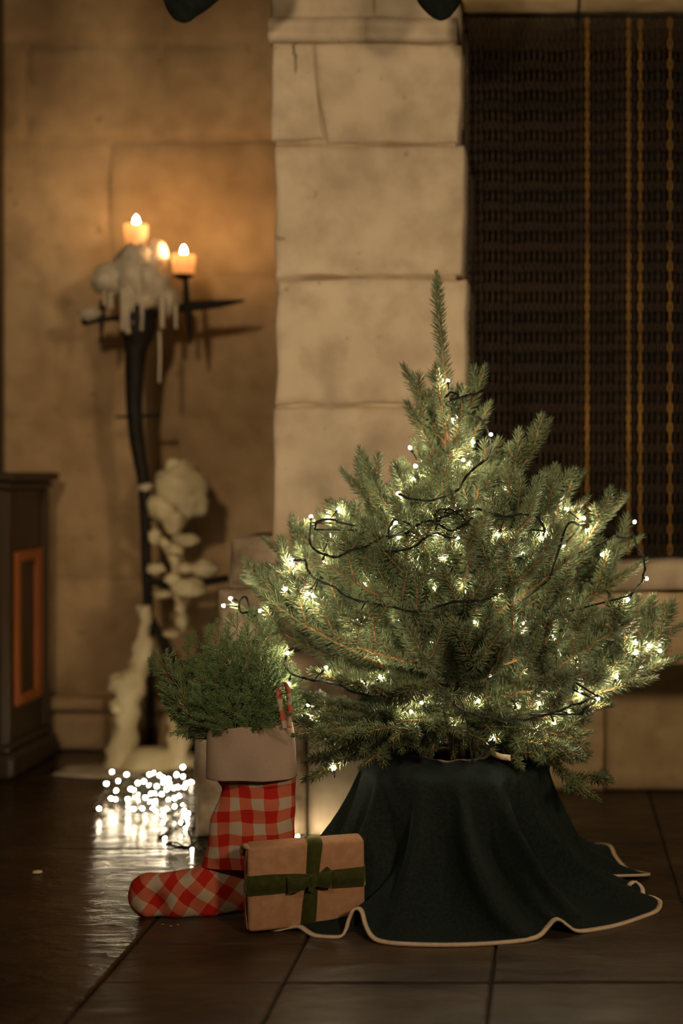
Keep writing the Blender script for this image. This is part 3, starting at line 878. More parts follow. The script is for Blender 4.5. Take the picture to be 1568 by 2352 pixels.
# hero branches seen on the outline: (base px on trunk, tip px, depth of tip, lift)
heroes = [
    ((1033, 1040), (928, 845), .02, -.01, .55), ((1030, 1020), (1001, 846), -.06, -.01, .4), ((1036, 1030), (1113, 846), .02, -.01, .55),
    ((1036, 1075), (1124, 928), -.02, -.015, .6), ((1034, 1085), (936, 930), -.03, -.01, .6), ((1036, 1090), (958, 905), .05, 0, .5),
    ((1037, 1100), (1062, 925), -.10, 0, .5), ((1030, 1000), (1055, 890), .08, 0, .4),
    ((1042, 1200), (950, 1012), .03, -.015, .7), ((1043, 1210), (985, 1045), -.10, -.01, .6), ((1043, 1190), (1130, 1030), -.03, -.01, .6),
    ((1043, 1230), (905, 1085), .0, -.01, .8), ((1044, 1240), (1168, 1045), .04, -.01, .8), ((1045, 1260), (1262, 968), .02, -.03, .75),
    ((1044, 1330), (788, 1085), .0, -.02, 1.0), ((1046, 1290), (845, 1120), -.10, -.01, .8), ((1046, 1300), (1205, 1130), -.10, -.01, .9), ((1043, 1220), (1020, 1075), -.14, 0, .6),
    ((1047, 1400), (1340, 1085), .02, -.035, .9), ((1048, 1420), (1345, 1145), -.06, -.02, .9), ((1048, 1480), (1437, 1140), .0, -.05, .9),
    ((1048, 1480), (1470, 1235), .04, -.04, .9), ((1048, 1520), (1478, 1290), -.02, -.04, 1.), 
    ((1048, 1440), (735, 1180), .03, -.03, 1.0), ((1048, 1500), (612, 1240), .02, -.05, 1.0), ((1048, 1540), (620, 1300), -.06, -.04, 1.0),
    ((1048, 1560), (562, 1330), .05, -.05, 1.0), ((1049, 1590), (585, 1355), -.12, -.05, 1.0), ((1049, 1600), (545, 1395), .0, -.05, .8),
    ((1049, 1620), (1520, 1395), .03, -.06, .9), ((1049, 1640), (1575, 1430), -.03, -.06, .9), ((1049, 1660), (1560, 1510), -.02, -.04, .9),
    ((1049, 1650), (1500, 1560), -.10, -.02, .9), ((1049, 1600), (1460, 1420), -.12, -.05, 1.),
]
for (bx, by), (tx, ty), dd, lf, sl in heroes:
    make_branch(T(bx, by), T(tx, ty, dd), lf, slen=sl)
# drooping bottom branches
for (bx, by), (tx, ty), dd, lf in [((1050, 1690), (1372, 1835), -.08, .07), ((1050, 1680), (1340, 1745), -.16, .05), ((1050, 1690), (700, 1790), -.12, .04), ((1050, 1680), (672, 1690), -.20, .03),
                                   ((1050, 1690), (830, 1760), -.22, .05), ((1050, 1680), (760, 1735), -.05, .03), ((1050, 1690), (1290, 1690), -.20, .04), ((1050, 1680), (1400, 1620), -.1, .02),
                                   ((1050, 1660), (640, 1610), .0, .01), ((1050, 1690), (900, 1700), -.28, .05), ((1050, 1670), (1065, 1712), -.20, .05), ((1050, 1675), (965, 1722), -.18, .05), ((1050, 1665), (1145, 1700), -.18, .05), ((1050, 1660), (1010, 1690), -.24, .05), ((1050, 1630), (1040, 1735), -.15, .05), ((1050, 1640), (1092, 1730), -.14, .05), ((1050, 1640), (990, 1732), -.14, .05)]:
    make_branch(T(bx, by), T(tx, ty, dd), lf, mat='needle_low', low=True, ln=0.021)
# body of the crown: whorls all round
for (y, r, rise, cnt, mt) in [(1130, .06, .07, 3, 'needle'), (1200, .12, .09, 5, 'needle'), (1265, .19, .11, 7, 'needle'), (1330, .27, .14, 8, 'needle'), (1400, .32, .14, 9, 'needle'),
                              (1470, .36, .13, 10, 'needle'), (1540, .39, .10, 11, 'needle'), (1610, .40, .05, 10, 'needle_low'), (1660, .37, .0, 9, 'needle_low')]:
    a0 = rng.uniform(0, 6.28)
    for k in range(cnt):
        a = a0 + 2 * math.pi * k / cnt + rng.uniform(-.22, .22)
        b = trunk_at(T(0, y).z); b.y = DT
        if y == 1660 and math.cos(a) > .75: continue
        rr = r * rng.uniform(.8, 1.1) * (1 - .18 * abs(math.sin(a)))
        dx, dy = math.sin(a), -math.cos(a)
        t = b + Vector((dx * rr, dy * rr, rise * rng.uniform(.6, 1.35) + rr * .05))
        make_branch(b, t, -rr * rng.uniform(.05, .16), mat=mt, slen=1.05, low=(mt == 'needle_low' and rng.random() < .5))

# ------------------------------------------------------------------ fairy lights on the tree
def crown_r(y):
    return float(np.interp(y, [640, 860, 1000, 1100, 1200, 1300, 1400, 1500, 1600, 1680, 1760], [.03, .07, .11, .18, .25, .31, .36, .41, .42, .38, .30]))
def onc(x, y, push=0.015):
    """a point on the front surface of the crown seen at that place"""
    r = crown_r(y)
    cx = np.interp(y, [640, 1000, 1300, 1740], [1004, 1033, 1046, 1048])
    dx = (x - cx) / F * DT
    q = r * r - dx * dx
    d = -math.sqrt(q) * .97 - push if q > 0 else -0.01
    return P(x, y, DT + d)
AN = np.concatenate(ALLN)
APX = VX + AN[:, 0] / AN[:, 1] * F; APY = VY + (H - AN[:, 2]) / AN[:, 1] * F
def on_foliage(x, y, push, rad=13, q=12):
    # depth of the nearest foliage around that line of sight
    m_ = (np.abs(APX - x) < rad) & (np.abs(APY - y) < rad)
    if m_.sum() < 12: return onc(x, y, 0.0)
    return P(x, y, float(np.percentile(AN[m_, 1], q)) - push)
bulbs = [(1028, 875), (1040, 962), (1127, 998), (1079, 1065), (913, 1134), (1042, 1160), (1005, 1187), (909, 1201), (954, 1228), (970, 1228), (915, 1235), (1006, 1227), (1051, 1235), (1145, 1228),
         (1250, 1224), (1246, 1236), (1294, 1252), (1201, 1272), (1018, 1281), (714, 1187), (776, 1170), (750, 1191), (757, 1231), (672, 1286), (672, 1294), (740, 1289), (836, 1342), (656, 1353), (708, 1363), (719, 1367),
         (596, 1403), (952, 1303), (1000, 1355), (918, 1424), (748, 1534), (663, 1570), (834, 1568), (872, 1556), (968, 1614), (944, 1635), (715, 1647), (1039, 1665), (1098, 1611), (767, 1765), (530, 1375), (514, 1391),
         (1341, 1191), (1348, 1216), (1457, 1199), (1149, 1355), (1484, 1329), (1442, 1377), (1460, 1477), (1459, 1500), (1491, 1484), (1515, 1495), (1415, 1555), (1332, 1591), (1373, 1604), (1305, 1638), (1272, 1660),
         (1186, 1619), (1132, 1697), (1230, 1674), (1382, 1274), (1269, 1463), (1326, 1517), (1300, 1170), (1075, 1180), (820, 1420), (1090, 1430), (660, 1500), (1210, 1540)]
inner = {(1040, 962), (1079, 1065), (757, 1231), (915, 1235), (952, 1303), (1000, 1355), (918, 1424), (968, 1614), (1039, 1665), (715, 1647), (1230, 1674), (1491, 1484), (1269, 1463), (767, 1765), (1326, 1517), (1300, 1170), (1075, 1180), (820, 1420), (1090, 1430), (660, 1500), (1210, 1540)}
cables = [
    [(1022, 912), (1034, 902), (1050, 905), (1046, 916), (1034, 918), (1060, 912), (1085, 906), (1108, 899)],
    [(1103, 962), (1118, 985), (1126, 1015), (1123, 1042), (1108, 1062), (1085, 1078), (1062, 1108), (1045, 1130), (985, 1150), (940, 1145), (918, 1136)],
    [(893, 1236), (894, 1213), (905, 1195), (930, 1200), (948, 1213), (930, 1226), (952, 1210), (975, 1198), (1002, 1200), (1018, 1212), (1040, 1218), (1062, 1207), (1085, 1190)],
    [(1000, 1218), (1006, 1196), (1030, 1182), (1062, 1172), (1095, 1170), (1130, 1180), (1160, 1186), (1196, 1182), (1228, 1186), (1246, 1205), (1250, 1220)],
    [(1008, 1196), (998, 1184), (1012, 1170), (1036, 1172), (1055, 1182), (1072, 1200), (1090, 1215)],
    [(882, 1266), (935, 1262), (965, 1245), (985, 1230), (1005, 1225), (1030, 1235)],
    [(714, 1200), (712, 1232), (716, 1256), (732, 1268), (755, 1277), (778, 1279), (800, 1266), (830, 1258), (852, 1250), (870, 1237), (878, 1232)],
    [(722, 1216), (730, 1198), (748, 1193), (770, 1194), (776, 1200)],
    [(676, 1287), (702, 1290), (706, 1310), (724, 1330), (742, 1338), (772, 1352), (795, 1370), (826, 1380), (860, 1386), (905, 1396), (940, 1404), (970, 1405), (1010, 1392), (1035, 1384), (1080, 1380), (1112, 1377), (1140, 1366)],
    [(1170, 1328), (1182, 1305), (1192, 1290), (1200, 1278)],
    [(555, 1408), (548, 1396), (552, 1378), (564, 1372), (580, 1410), (600, 1440), (612, 1480), (628, 1502), (648, 1520), (664, 1542), (690, 1556), (720, 1562), (745, 1566), (780, 1574), (815, 1590), (860, 1600)],
    [(1042, 1618), (1080, 1640), (1120, 1648), (1155, 1656), (1185, 1654), (1215, 1652), (1245, 1644), (1275, 1636), (1310, 1622), (1340, 1612), (1358, 1602), (1372, 1600)],
    [(1415, 1231), (1445, 1235), (1450, 1220), (1462, 1255), (1476, 1275), (1480, 1300), (1478, 1318), (1472, 1340), (1460, 1352), (1448, 1368)],
    [(1370, 1608), (1345, 1625), (1335, 1640)], [(1132, 1697), (1118, 1722), (1098, 1742), (1085, 1752)],
    [(1262, 1330), (1300, 1210), (1330, 1206), (1345, 1203)]]
sl = empty('string_lights', T(1046, 1300, -.3), 'string of warm white fairy lights on dark cable wound round the spruce tree', 'string lights')
sl.location = tree.location.copy(); ORG[sl] = ORG[tree].copy()
cab3d = []
for c_ in cables:
    q = [on_foliage(x_, y_, .010, 20, 5) for x_, y_ in c_]
    dd = np.array([p.y for p in q])
    if len(dd) > 2:     # a taut cable bridges the hollows
        for _ in range(2): dd[1:-1] = np.minimum(dd[1:-1], .5 * dd[1:-1] + .25 * (dd[:-2] + dd[2:])) 
    cab3d.append([P(x_, y_, d_) for (x_, y_), d_ in zip(c_, dd)])
# one continuous cable: the runs are joined through the inside of the crown
path_parts = []
for i, c_ in enumerate(cab3d):
    pts = catmull(c_, 5)
    V, Fs = tube(pts, 0.0020, 6)
    path_parts.append((V, Fs))
    # second twisted wire
    fr = frames(pts)
    tw = [p + (u * math.cos(j * .9) + v * math.sin(j * .9)) * 0.0022 for j, (p, t_, u, v) in enumerate(fr)]
    path_parts.append(tube(tw, 0.0016, 5))
    if i + 1 < len(cab3d):
        a, b = c_[-1], cab3d[i + 1][0]
        z = (a.z + b.z) / 2
        mid = trunk_at(z) ; mid.y = DT - .05
        path_parts.append(tube(catmull([a, a * .5 + mid * .5, mid, b * .5 + mid * .5, b], 4), 0.0021, 5))
obj('cable', join(*path_parts), M['cable'], sl)
import bmesh
def bulb_mesh(nm, r, mat):
    bm = bmesh.new()
    bmesh.ops.create_icosphere(bm, subdivisions=2, radius=r)
    for v in bm.verts:
        if v.co.z > 0: v.co.z *= 1.5
    me = bpy.data.meshes.new(nm); bm.to_mesh(me); bm.free()
    me.polygons.foreach_set('use_smooth', [True] * len(me.polygons))
    me.materials.append(mat)
    return me
bmesh_tree = bulb_mesh('bulb', 0.0033, M['bulb'])
allc = [p for c_ in cab3d for p in catmull(c_, 5)]
round_back = []          # the string goes on round the far side and through the inside of the crown
for k in range(46):
    a = k * 2.39996; zz = .36 + .60 * (k + .5) / 46
    yy = VY + (H - zz) / DT * F
    rr = crown_r(yy) * (.45 + .4 * ((k * 7) % 5) / 5)
    c_ = trunk_at(zz)
    round_back.append(Vector((c_.x + rr * math.sin(a), DT - rr * math.cos(a) * (.62 if math.cos(a) > 0 else 1), zz)))
for spot in bulbs + round_back:
    p = spot.copy() if isinstance(spot, Vector) else on_foliage(spot[0], spot[1], -.012 if spot in inner else .010)
    near = min(allc, key=lambda q: (q - p).length)
    d = near - p
    d = d.normalized() if d.length > 1e-5 else Vector((0, 0, -1))
    st = min(d_ := (near - p).length, .035)
    if d_ > .06: d = (d * .4 + Vector((0, .6, -.7))).normalized()
    o = link('bulb', bmesh_tree, None, sl, loc=p)
    o.rotation_mode = 'QUATERNION'
    o.rotation_quaternion = (-d).to_track_quat('Z', 'Y')
    # socket is a sub-part in bulb space (bulb axis is +Z away from the cable)
    so = bpy.data.objects.new('socket', None) if False else None
    q = o.rotation_quaternion.inverted()
    V, Fs = tube([Vector((0, 0, -.0022)), Vector((0, 0, -.012)), Vector((0, 0, -.014)), Vector((0, 0, -max(.016, st)))], [.0027, .0027, .0013, .0012], 6)
    so = link('socket', mesh('socket', V, Fs), M['cable'], o)

# ------------------------------------------------------------------ fairy lights heaped on the floor behind the stocking
pile_px = [(257, 1773), (290, 1779), (270, 1794), (267, 1817), (255, 1834), (265, 1836), (292, 1836), (296, 1855), (306, 1858), (227, 1857), (342, 1779), (354, 1776), (366, 1781), (374, 1786), (375, 1797), (386, 1790),
           (389, 1799), (405, 1780), (420, 1762), (421, 1784), (427, 1800), (424, 1808), (438, 1797), (317, 1799), (342, 1803), (309, 1816), (319, 1824), (333, 1832), (347, 1823), (357, 1823), (371, 1824), (382, 1813), (400, 1810), (409, 1808),
           (346, 1842), (355, 1841), (387, 1838), (400, 1834), (401, 1852), (327, 1857), (349, 1855), (357, 1864), (382, 1858), (375, 1872), (420, 1850), (424, 1862), (432, 1868), (416, 1890), (430, 1882), (425, 1903), (378, 1926), (441, 1952),
           (684, 1921), (741, 1919), (720, 1928), (700, 1935), (662, 1930), (640, 1926), (615, 1932), (764, 1930), (782, 1924), (800, 1932), (752, 1940), (690, 1942), (245, 1800), (300, 1812), (330, 1795), (412, 1828), (360, 1806)]
pile = empty('string_lights', (P(340, 0, 3.9).x, 3.85, 0), 'tangled heap of lit warm fairy lights on the dark floor by the stone base', 'string lights')
bm_floor = bulb_mesh('bulb', 0.0036, M['bulb_floor'])
rng2 = random.Random(5)
pts3 = []
for (x_, y_) in pile_px:
    # lower ones lie on the floor nearer the camera, upper ones sit on the heap
    Df = H * F / (y_ + 6 - VY)               # depth if it lay on the floor
    D = min(Df, 3.98) - (0.05 if Df > 3.98 else 0) - rng2.uniform(0, .10)
    if x_ > 436 or y_ > 1895: D = H * F / (y_ + 5 - VY)
    if x_ > 600: D = 3.40 - rng2.uniform(.01, .03)
    p = P(x_, y_, D)
    p.z = max(p.z, .0055)
    pts3.append(p)
order = sorted(range(len(pts3)), key=lambda k: (pts3[k].x + rng2.uniform(-.08, .08)))
cabp = []
for k in order:
    p = pts3[k]
    if p.x > P(600, 0, 3.4).x: continue
    cabp.append(Vector((p.x + rng2.uniform(-.03, .03), p.y + rng2.uniform(-.02, .03), max(.004, p.z * rng2.uniform(.3, .9)))))
parts = [tube(catmull(cabp, 5), 0.0022, 5)]
# the strand that runs out to the front and along the stone base
lead = [P(380, 1932, 3.36), P(405, 1926, 3.37), P(425, 1938, 3.34), P(445, 1932, 3.36), P(452, 1918, 3.38), P(466, 1922, 3.37), P(462, 1938, 3.33), P(480, 1945, 3.32), P(560, 1950, 3.33), P(640, 1948, 3.33), P(684, 1944, 3.36), P(741, 1940, 3.38), P(800, 1942, 3.37)]
for p in lead: p.z = .004 + max(0, p.z) * .3
parts.append(tube(catmull([cabp[-1]] + lead, 5), 0.0022, 5))
parts.append(tube(catmull([P(388, 1938, 3.33), P(410, 1944, 3.32), P(440, 1942, 3.32), P(430, 1905, 3.40)], 5), 0.002, 5))
for v in parts[-1][0]: v.z = max(v.z, .003)
obj('cable', join(*parts), M['cable'], pile)
for p in pts3:
    o = link('bulb', bm_floor, None, pile, loc=p)
    d = Vector((rng2.uniform(-1, 1), rng2.uniform(-1, 1), rng2.uniform(-.2, .6))).normalized()
    o.rotation_mode = 'QUATERNION'; o.rotation_quaternion = d.to_track_quat('Z', 'Y')
    V, Fs = tube([Vector((0, 0, -.0025)), Vector((0, 0, -.014)), Vector((0, 0, -.022))], [.003, .003, .0012], 6)
    link('socket', mesh('socket', V, Fs), M['cable'], o)

# ------------------------------------------------------------------ tree skirt draped over the pot
ctr = Vector((T(1046, 0).x, DT, 0))
sk = empty('tree_skirt', ctr, 'dark teal felt tree skirt with cream edging draped over the pot', 'tree skirt')
pot = empty('plant_pot', ctr + Vector((0, 0, 0.006)), 'plant pot hidden under the dark teal tree skirt', 'pot')
obj('pot_body', lathe([(.145, 0), (.150, .02), (.182, .22), (.190, .23), (.190, .262), (.178, .262), (.172, .235)], ctr + Vector((0, 0, .006)), 28), M['bark'], pot)
V, Fs = blob(ctr + Vector((0, 0, .235)), .172, .172, .02, 3, .1)
obj('soil', (V, Fs), M['bark'], pot)
hem_px = [(575, 2114, .004), (600, 2128, .003), (630, 2137, .003), (660, 2132, .008), (684, 2130, .012), (704, 2143, .006), (724, 2151, .003), (775, 2153, .003), (790, 2140, .010), (798, 2115, .028), (808, 2093, .046), (820, 2088, .050), (829, 2098, .043), (836, 2125, .024), (850, 2152, .009), (875, 2165, .003),
          (940, 2171, .003), (1050, 2172, .003), (1150, 2167, .003), (1215, 2160, .004), (1242, 2150, .006), (1260, 2130, .018), (1274, 2115, .030), (1288, 2114, .031), (1304, 2126, .020), (1325, 2139, .007), (1360, 2138, .003), (1420, 2126, .003), (1480, 2106, .003), (1512, 2092, .004), (1519, 2072, .006),
          (1500, 2060, .012), (1482, 2062, .006), (1478, 2040, .022), (1462, 2026, .032), (1448, 2034, .026), (1444, 2040, .012), (1438, 2024, .026), (1420, 2018, .030), (1402, 2024, .022), (1392, 2014, .020)]
hem = []
for (x_, y_, z_) in hem_px:
    D = (H - z_) * F / (y_ - VY)
    hem.append(Vector(((x_ - VX) / F * D, D, z_)))
def ang_of(p): return math.atan2(p.x - ctr.x, -(p.y - ctr.y))
a_end = ang_of(hem[-1]); a_start = ang_of(hem[0]) + 2 * math.pi
nb = 26
for k in range(1, nb):
    a = a_end + (a_start - a_end) * k / nb
    r = .40 + .025 * math.sin(a * 9) + .02 * math.sin(a * 4 + 1)
    r *= 1 - .16 * math.exp(-((a - 4.45) / .5) ** 2)
    hem.append(Vector((ctr.x + r * math.sin(a), ctr.y - r * math.cos(a), .004 + .012 * (1 + math.sin(a * 9 + 1)))))
hem = catmull(hem, 5, closed=True)
NU = len(hem)
# rim angle for every hem point: monotone smoothing of the hem angle
ang = [ang_of(p) for p in hem]
un = [ang[0]]
for a in ang[1:]:
    while a - un[-1] > math.pi: a -= 2 * math.pi
    while a - un[-1] < -math.pi: a += 2 * math.pi
    un.append(a)
tot = 2 * math.pi
lin = [un[0] + tot * i / NU for i in range(NU)]
res = np.array(un) - np.array(lin)
k_ = np.ones(31) / 31
res = np.convolve(np.concatenate([res[-15:], res, res[:15]]), k_, 'valid')
th = [lin[i] + res[i] for i in range(NU)]
rowsS = [('top', .068, .282), ('top', .10, .286), ('top', .15, .283), ('top', .185, .277)]
NS = 26
V, Fs = [], []
folds = [(-1.15, .060, .11), (-.82, .045, .07), (-.22, .040, .11), (.36, .085, .085), (.86, .070, .075), (1.26, .050, .07), (1.75, .04, .12), (2.4, .03, .2), (3.2, .03, .2), (4.0, .03, .2), (-.50, -.055, .14), (.08, -.030, .10), (.60, -.050, .09), (1.06, -.045, .07)]
def fold(t):
    f = 0
    for (c, a, w_) in folds:
        d = (t - c + math.pi) % (2 * math.pi) - math.pi
        f += a * math.exp(-(d / w_) ** 2)
    return f
for i in range(NU):
    t = th[i]; hp = hem[i]
    dirv = Vector((math.sin(t), -math.cos(t), 0))
    for (_, r, z) in rowsS:
        wv = .004 * math.sin(t * 5) + .003 * math.sin(t * 11)
        V.append(ctr + dirv * (r + wv * .3) + Vector((0, 0, z + wv * (r / .185))))
    rim = ctr + dirv * (.199 + .05 * fold(t)) + Vector((0, 0, .262))
    for j in range(NS + 1):
        s_ = j / NS
        g = s_ ** 1.9
        zz = hp.z + (rim.z - hp.z) * (1 - s_) ** 1.55
        p = Vector((rim.x + (hp.x - rim.x) * g, rim.y + (hp.y - rim.y) * g, zz))
        p += dirv * (fold(t + .38 * (1 - s_) * (1 / (1 + math.exp(-6 * t)) if t < 3 else 1)) * math.sin(math.pi * min(1, s_ * 1.02)) ** .8 * (.62 + .38 * s_))
        rr = Vector((p.x - ctr.x, p.y - ctr.y, 0))
        lim = .2
        if rr.length < lim and p.z < .262:
            rr = rr.normalized() * lim; p.x, p.y = ctr.x + rr.x, ctr.y + rr.y
        V.append(p)
row = len(rowsS) + NS + 1
for i in range(NU):
    i2 = (i + 1) % NU
    for j in range(row - 1):
        Fs.append((i * row + j, i * row + j + 1, i2 * row + j + 1, i2 * row + j))
so_ = obj('cloth', (V, Fs), M['felt'], sk)
md = so_.modifiers.new('thick', 'SOLIDIFY'); md.thickness = .0025; md.offset = 0
# cream binding along the hem and round the neck
def binding(idx_out, idx_in, wid, thick):
    BV, BF = [], []
    for i in range(NU):
        po, pi = V[i * row + idx_out], V[i * row + idx_in]
        d = (po - pi).normalized()
        tn = V[((i + 1) % NU) * row + idx_out] - V[((i - 1) % NU) * row + idx_out]
        nr = d.cross(tn).normalized()
        a = po - d * wid; b = po + d * .0012
        BV += [a + nr * thick, b + nr * thick, b - nr * thick, a - nr * thick]
    for i in range(NU):
        i2 = (i + 1) % NU
        for k in range(4):
            k2 = (k + 1) % 4
            BF.append((i * 4 + k, i * 4 + k2, i2 * 4 + k2, i2 * 4 + k))
    return BV, BF
tag(obj('hem_binding', binding(row - 1, row - 2, .0085, .0024), M['binding'], sk), 'cream fabric edging')
tag(obj('neck_binding', binding(0, 1, .009, .003), M['binding'], sk), 'cream fabric edging')
# loose flap of the opening beside the trunk
fp = [P(1118, 1722, 2.93), P(1140, 1738, 2.90), P(1165, 1745, 2.88), P(1150, 1728, 2.96)]
fl_ = catmull([P(1112, 1726, 2.95), P(1128, 1735, 2.93), P(1150, 1745, 2.90), P(1172, 1748, 2.88)], 4)
FV, FF = [], []
for p in fl_:
    FV += [p + Vector((0, .0, .012)), p, p + Vector((0, .002, 0)), p + Vector((0, .002, .012))]
for i in range(len(fl_) - 1):
    for k in range(4):
        FF.append((i * 4 + k, i * 4 + (k + 1) % 4, (i + 1) * 4 + (k + 1) % 4, (i + 1) * 4 + k))
obj('opening_flap', (FV, FF), M['binding'], sk)

# ------------------------------------------------------------------ stocking
DS = 2.86
def S(x, y, d=0.0): return P(x, y, DS + d)
stk = empty('christmas_stocking', (S(480, 0).x, DS, 0), 'red and cream gingham stocking with linen cuff standing beside the wrapped gift', 'stocking')
ss = DS / F
SQ = 27.5 * ss         # gingham square
def sweep_rows(rows, depth, axis, seed, n=28, wrinkle=.002, uvrot=0.0, uvoff=(0, 0), dcen=0.0, open_top=False):
    """rows along y (axis 'y': (y, xl, xr)) or along x (axis 'x': (x, yt, yb)); elliptical section, softened"""
    V, Fs, UV = [], [], []
    m = len(rows)
    for j, rw in enumerate(rows):
        if axis == 'y':
            y_, a, b = rw[:3]
            c0 = S(a, y_); c1 = S(b, y_)
        else:
            x_, a, b = rw[:3]
            c0 = S(x_, b); c1 = S(x_, a)
        dp = depth[j] if hasattr(depth, '__len__') else depth
        cen = (c0 + c1) / 2; hw = (c1 - c0) / 2
        for k in range(n):
            q = 2 * math.pi * k / n
            cs, sn = math.cos(q), math.sin(q)
            ex = math.copysign(abs(cs) ** .85, cs); ey = math.copysign(abs(sn) ** .8, sn)
            p = cen + hw * ex + Vector((0, dp * ey + dcen, 0))
            wv = noise.noise(Vector((p.x * 26 + seed, p.z * 26, ey * .8))) * wrinkle * 1.6
            p += Vector((0, wv * (1 if ey < 0 else -1), 0)) + hw.normalized() * wv * .6
            p.z = max(p.z, .0015)
            V.append(p)
            cu, cv = p.x / SQ, p.z / SQ
            UV.append((cu * math.cos(uvrot) - cv * math.sin(uvrot) + uvoff[0], cu * math.sin(uvrot) + cv * math.cos(uvrot) + uvoff[1]))
    for j in range(m - 1):
        for k in range(n):
            a, b = j * n + k, j * n + (k + 1) % n
            Fs.append((a, b, b + n, a + n))
    if not open_top: Fs.append(tuple(range(n - 1, -1, -1)))
    Fs.append(tuple(range((m - 1) * n, m * n)))
    return V, Fs, UV
def dense(rows, k=4):
    pts = catmull([Vector((r[0], r[1], r[2])) for r in rows], k)
    return [(p.x, p.y, p.z) for p in pts]
leg_rows = dense([(1740, 482, 676), (1775, 490, 678), (1795, 502, 678), (1815, 508, 677), (1850, 494, 676), (1880, 484, 675), (1920, 478, 673), (1955, 471, 671), (1980, 464, 668), (1990, 462, 664)], 4)
V, Fs, UV = sweep_rows(leg_rows, .036, 'y', 1, uvrot=-0.03, uvoff=(.4, .35), wrinkle=.004, dcen=.008)
obj('leg', (V, Fs), M['gingham'], stk, uv=UV)
foot_rows = dense([(296, 2044, 2066), (302, 2026, 2082), (316, 2016, 2092), (335, 2008, 2102), (360, 2008, 2108), (395, 2005, 2110), (430, 1999, 2110), (465, 1988, 2110), (500, 1984, 2110), (540, 1982, 2110), (590, 1982, 2110), (640, 1984, 2108), (665, 2000, 2098), (676, 2030, 2070)], 4)
dp = [float(np.interp(r[0], [296, 310, 340, 420, 600, 665, 676], [.012, .030, .044, .048, .026, .022, .012])) for r in foot_rows]
V, Fs, UV = sweep_rows(foot_rows, dp, 'x', 7, uvrot=math.radians(38), uvoff=(.1, .6), wrinkle=.005, dcen=.006)
for v in V:
    if v.x > S(470, 0).x: v.y += min(.024, (v.x - S(470, 0).x) * .35)
# the pucker at the toe
for i, v in enumerate(V):
    d = (v - S(352, 2075, -.05)); d.y = 0
    k = math.exp(-(d.length / .022) ** 2)
    if v.y < DS: v.y += .022 * k
obj('foot', (V, Fs), M['gingham'], stk, uv=UV)
# cuff: turned down band, open at the top, two layers
cuff_rows = dense([(1783, 474, 681), (1768, 474, 680), (1730, 474, 679), (1690, 475, 675), (1668, 477, 672), (1660, 478, 671)], 3)
n = 40
CV, CF = [], []
def cuff_ring(y_, a, b, dpt, inset):
    c0, c1 = S(a, y_), S(b, y_)
    cen = (c0 + c1) / 2; hw = (c1 - c0) / 2 * (1 - inset / (c1.x - c0.x) * 2)
    out = []
    for k in range(n):
        q = 2 * math.pi * k / n
        cs, sn = math.cos(q), math.sin(q)
        ex = math.copysign(abs(cs) ** .8, cs); ey = math.copysign(abs(sn) ** .85, sn)
        p = cen + hw * ex + Vector((0, (dpt - inset) * ey, 0))
        wv = noise.noise(Vector((p.x * 22, p.z * 14, ey)))
        p.y += wv * .009 * (1 if ey < 0 else -1)
        top = max(0, (1700 - y_) / 40)
        p.z += top * (.004 * math.sin(ex * 2.4 + .6) - .002)
        out.append(p)
    return out
rings = [cuff_ring(y_, a, b, .050, 0) for (y_, a, b) in cuff_rows]
rings += [cuff_ring(y_, a, b, .050, .004) for (y_, a, b) in reversed(cuff_rows)]
for r in rings: CV += r
m = len(rings)
for j in range(m):
    j2 = (j + 1) % m
    for k in range(n):
        CF.append((j * n + k, j * n + (k + 1) % n, j2 * n + (k + 1) % n, j2 * n + k))
tag(obj('cuff', (CV, CF), M['linen'], stk), 'turned-down beige linen cuff')
# hanging loop
lp = catmull([S(655, 1672, -.044), S(646, 1630, -.052), S(640, 1592, -.058), S(643, 1572, -.055), S(652, 1567, -.05), S(660, 1582, -.048), S(664, 1620, -.046), S(664, 1672, -.042)], 5)
LV, LF, LU = [], [], []
acc = 0
for i, p in enumerate(lp):
    if i: acc += (p - lp[i - 1]).length
    t_ = (lp[min(i + 1, len(lp) - 1)] - lp[max(i - 1, 0)]).normalized()
    wv = Vector((.0045, .004, 0)) if i < 18 else Vector((.0052, -.002, 0))
    nr = t_.cross(wv).normalized() * .0008
    LV += [p - wv + nr, p + wv + nr, p + wv - nr, p - wv - nr]
    LU += [(.1, acc / SQ * 1.1 + .3), (.9, acc / SQ * 1.1 + .3), (.9, acc / SQ * 1.1 + .3), (.1, acc / SQ * 1.1 + .3)]
for i in range(len(lp) - 1):
    for k in range(4):
        LF.append((i * 4 + k, i * 4 + (k + 1) % 4, (i + 1) * 4 + (k + 1) % 4, (i + 1) * 4 + k))
obj('hanging_loop', (LV, LF), M['gingham'], stk, uv=LU)

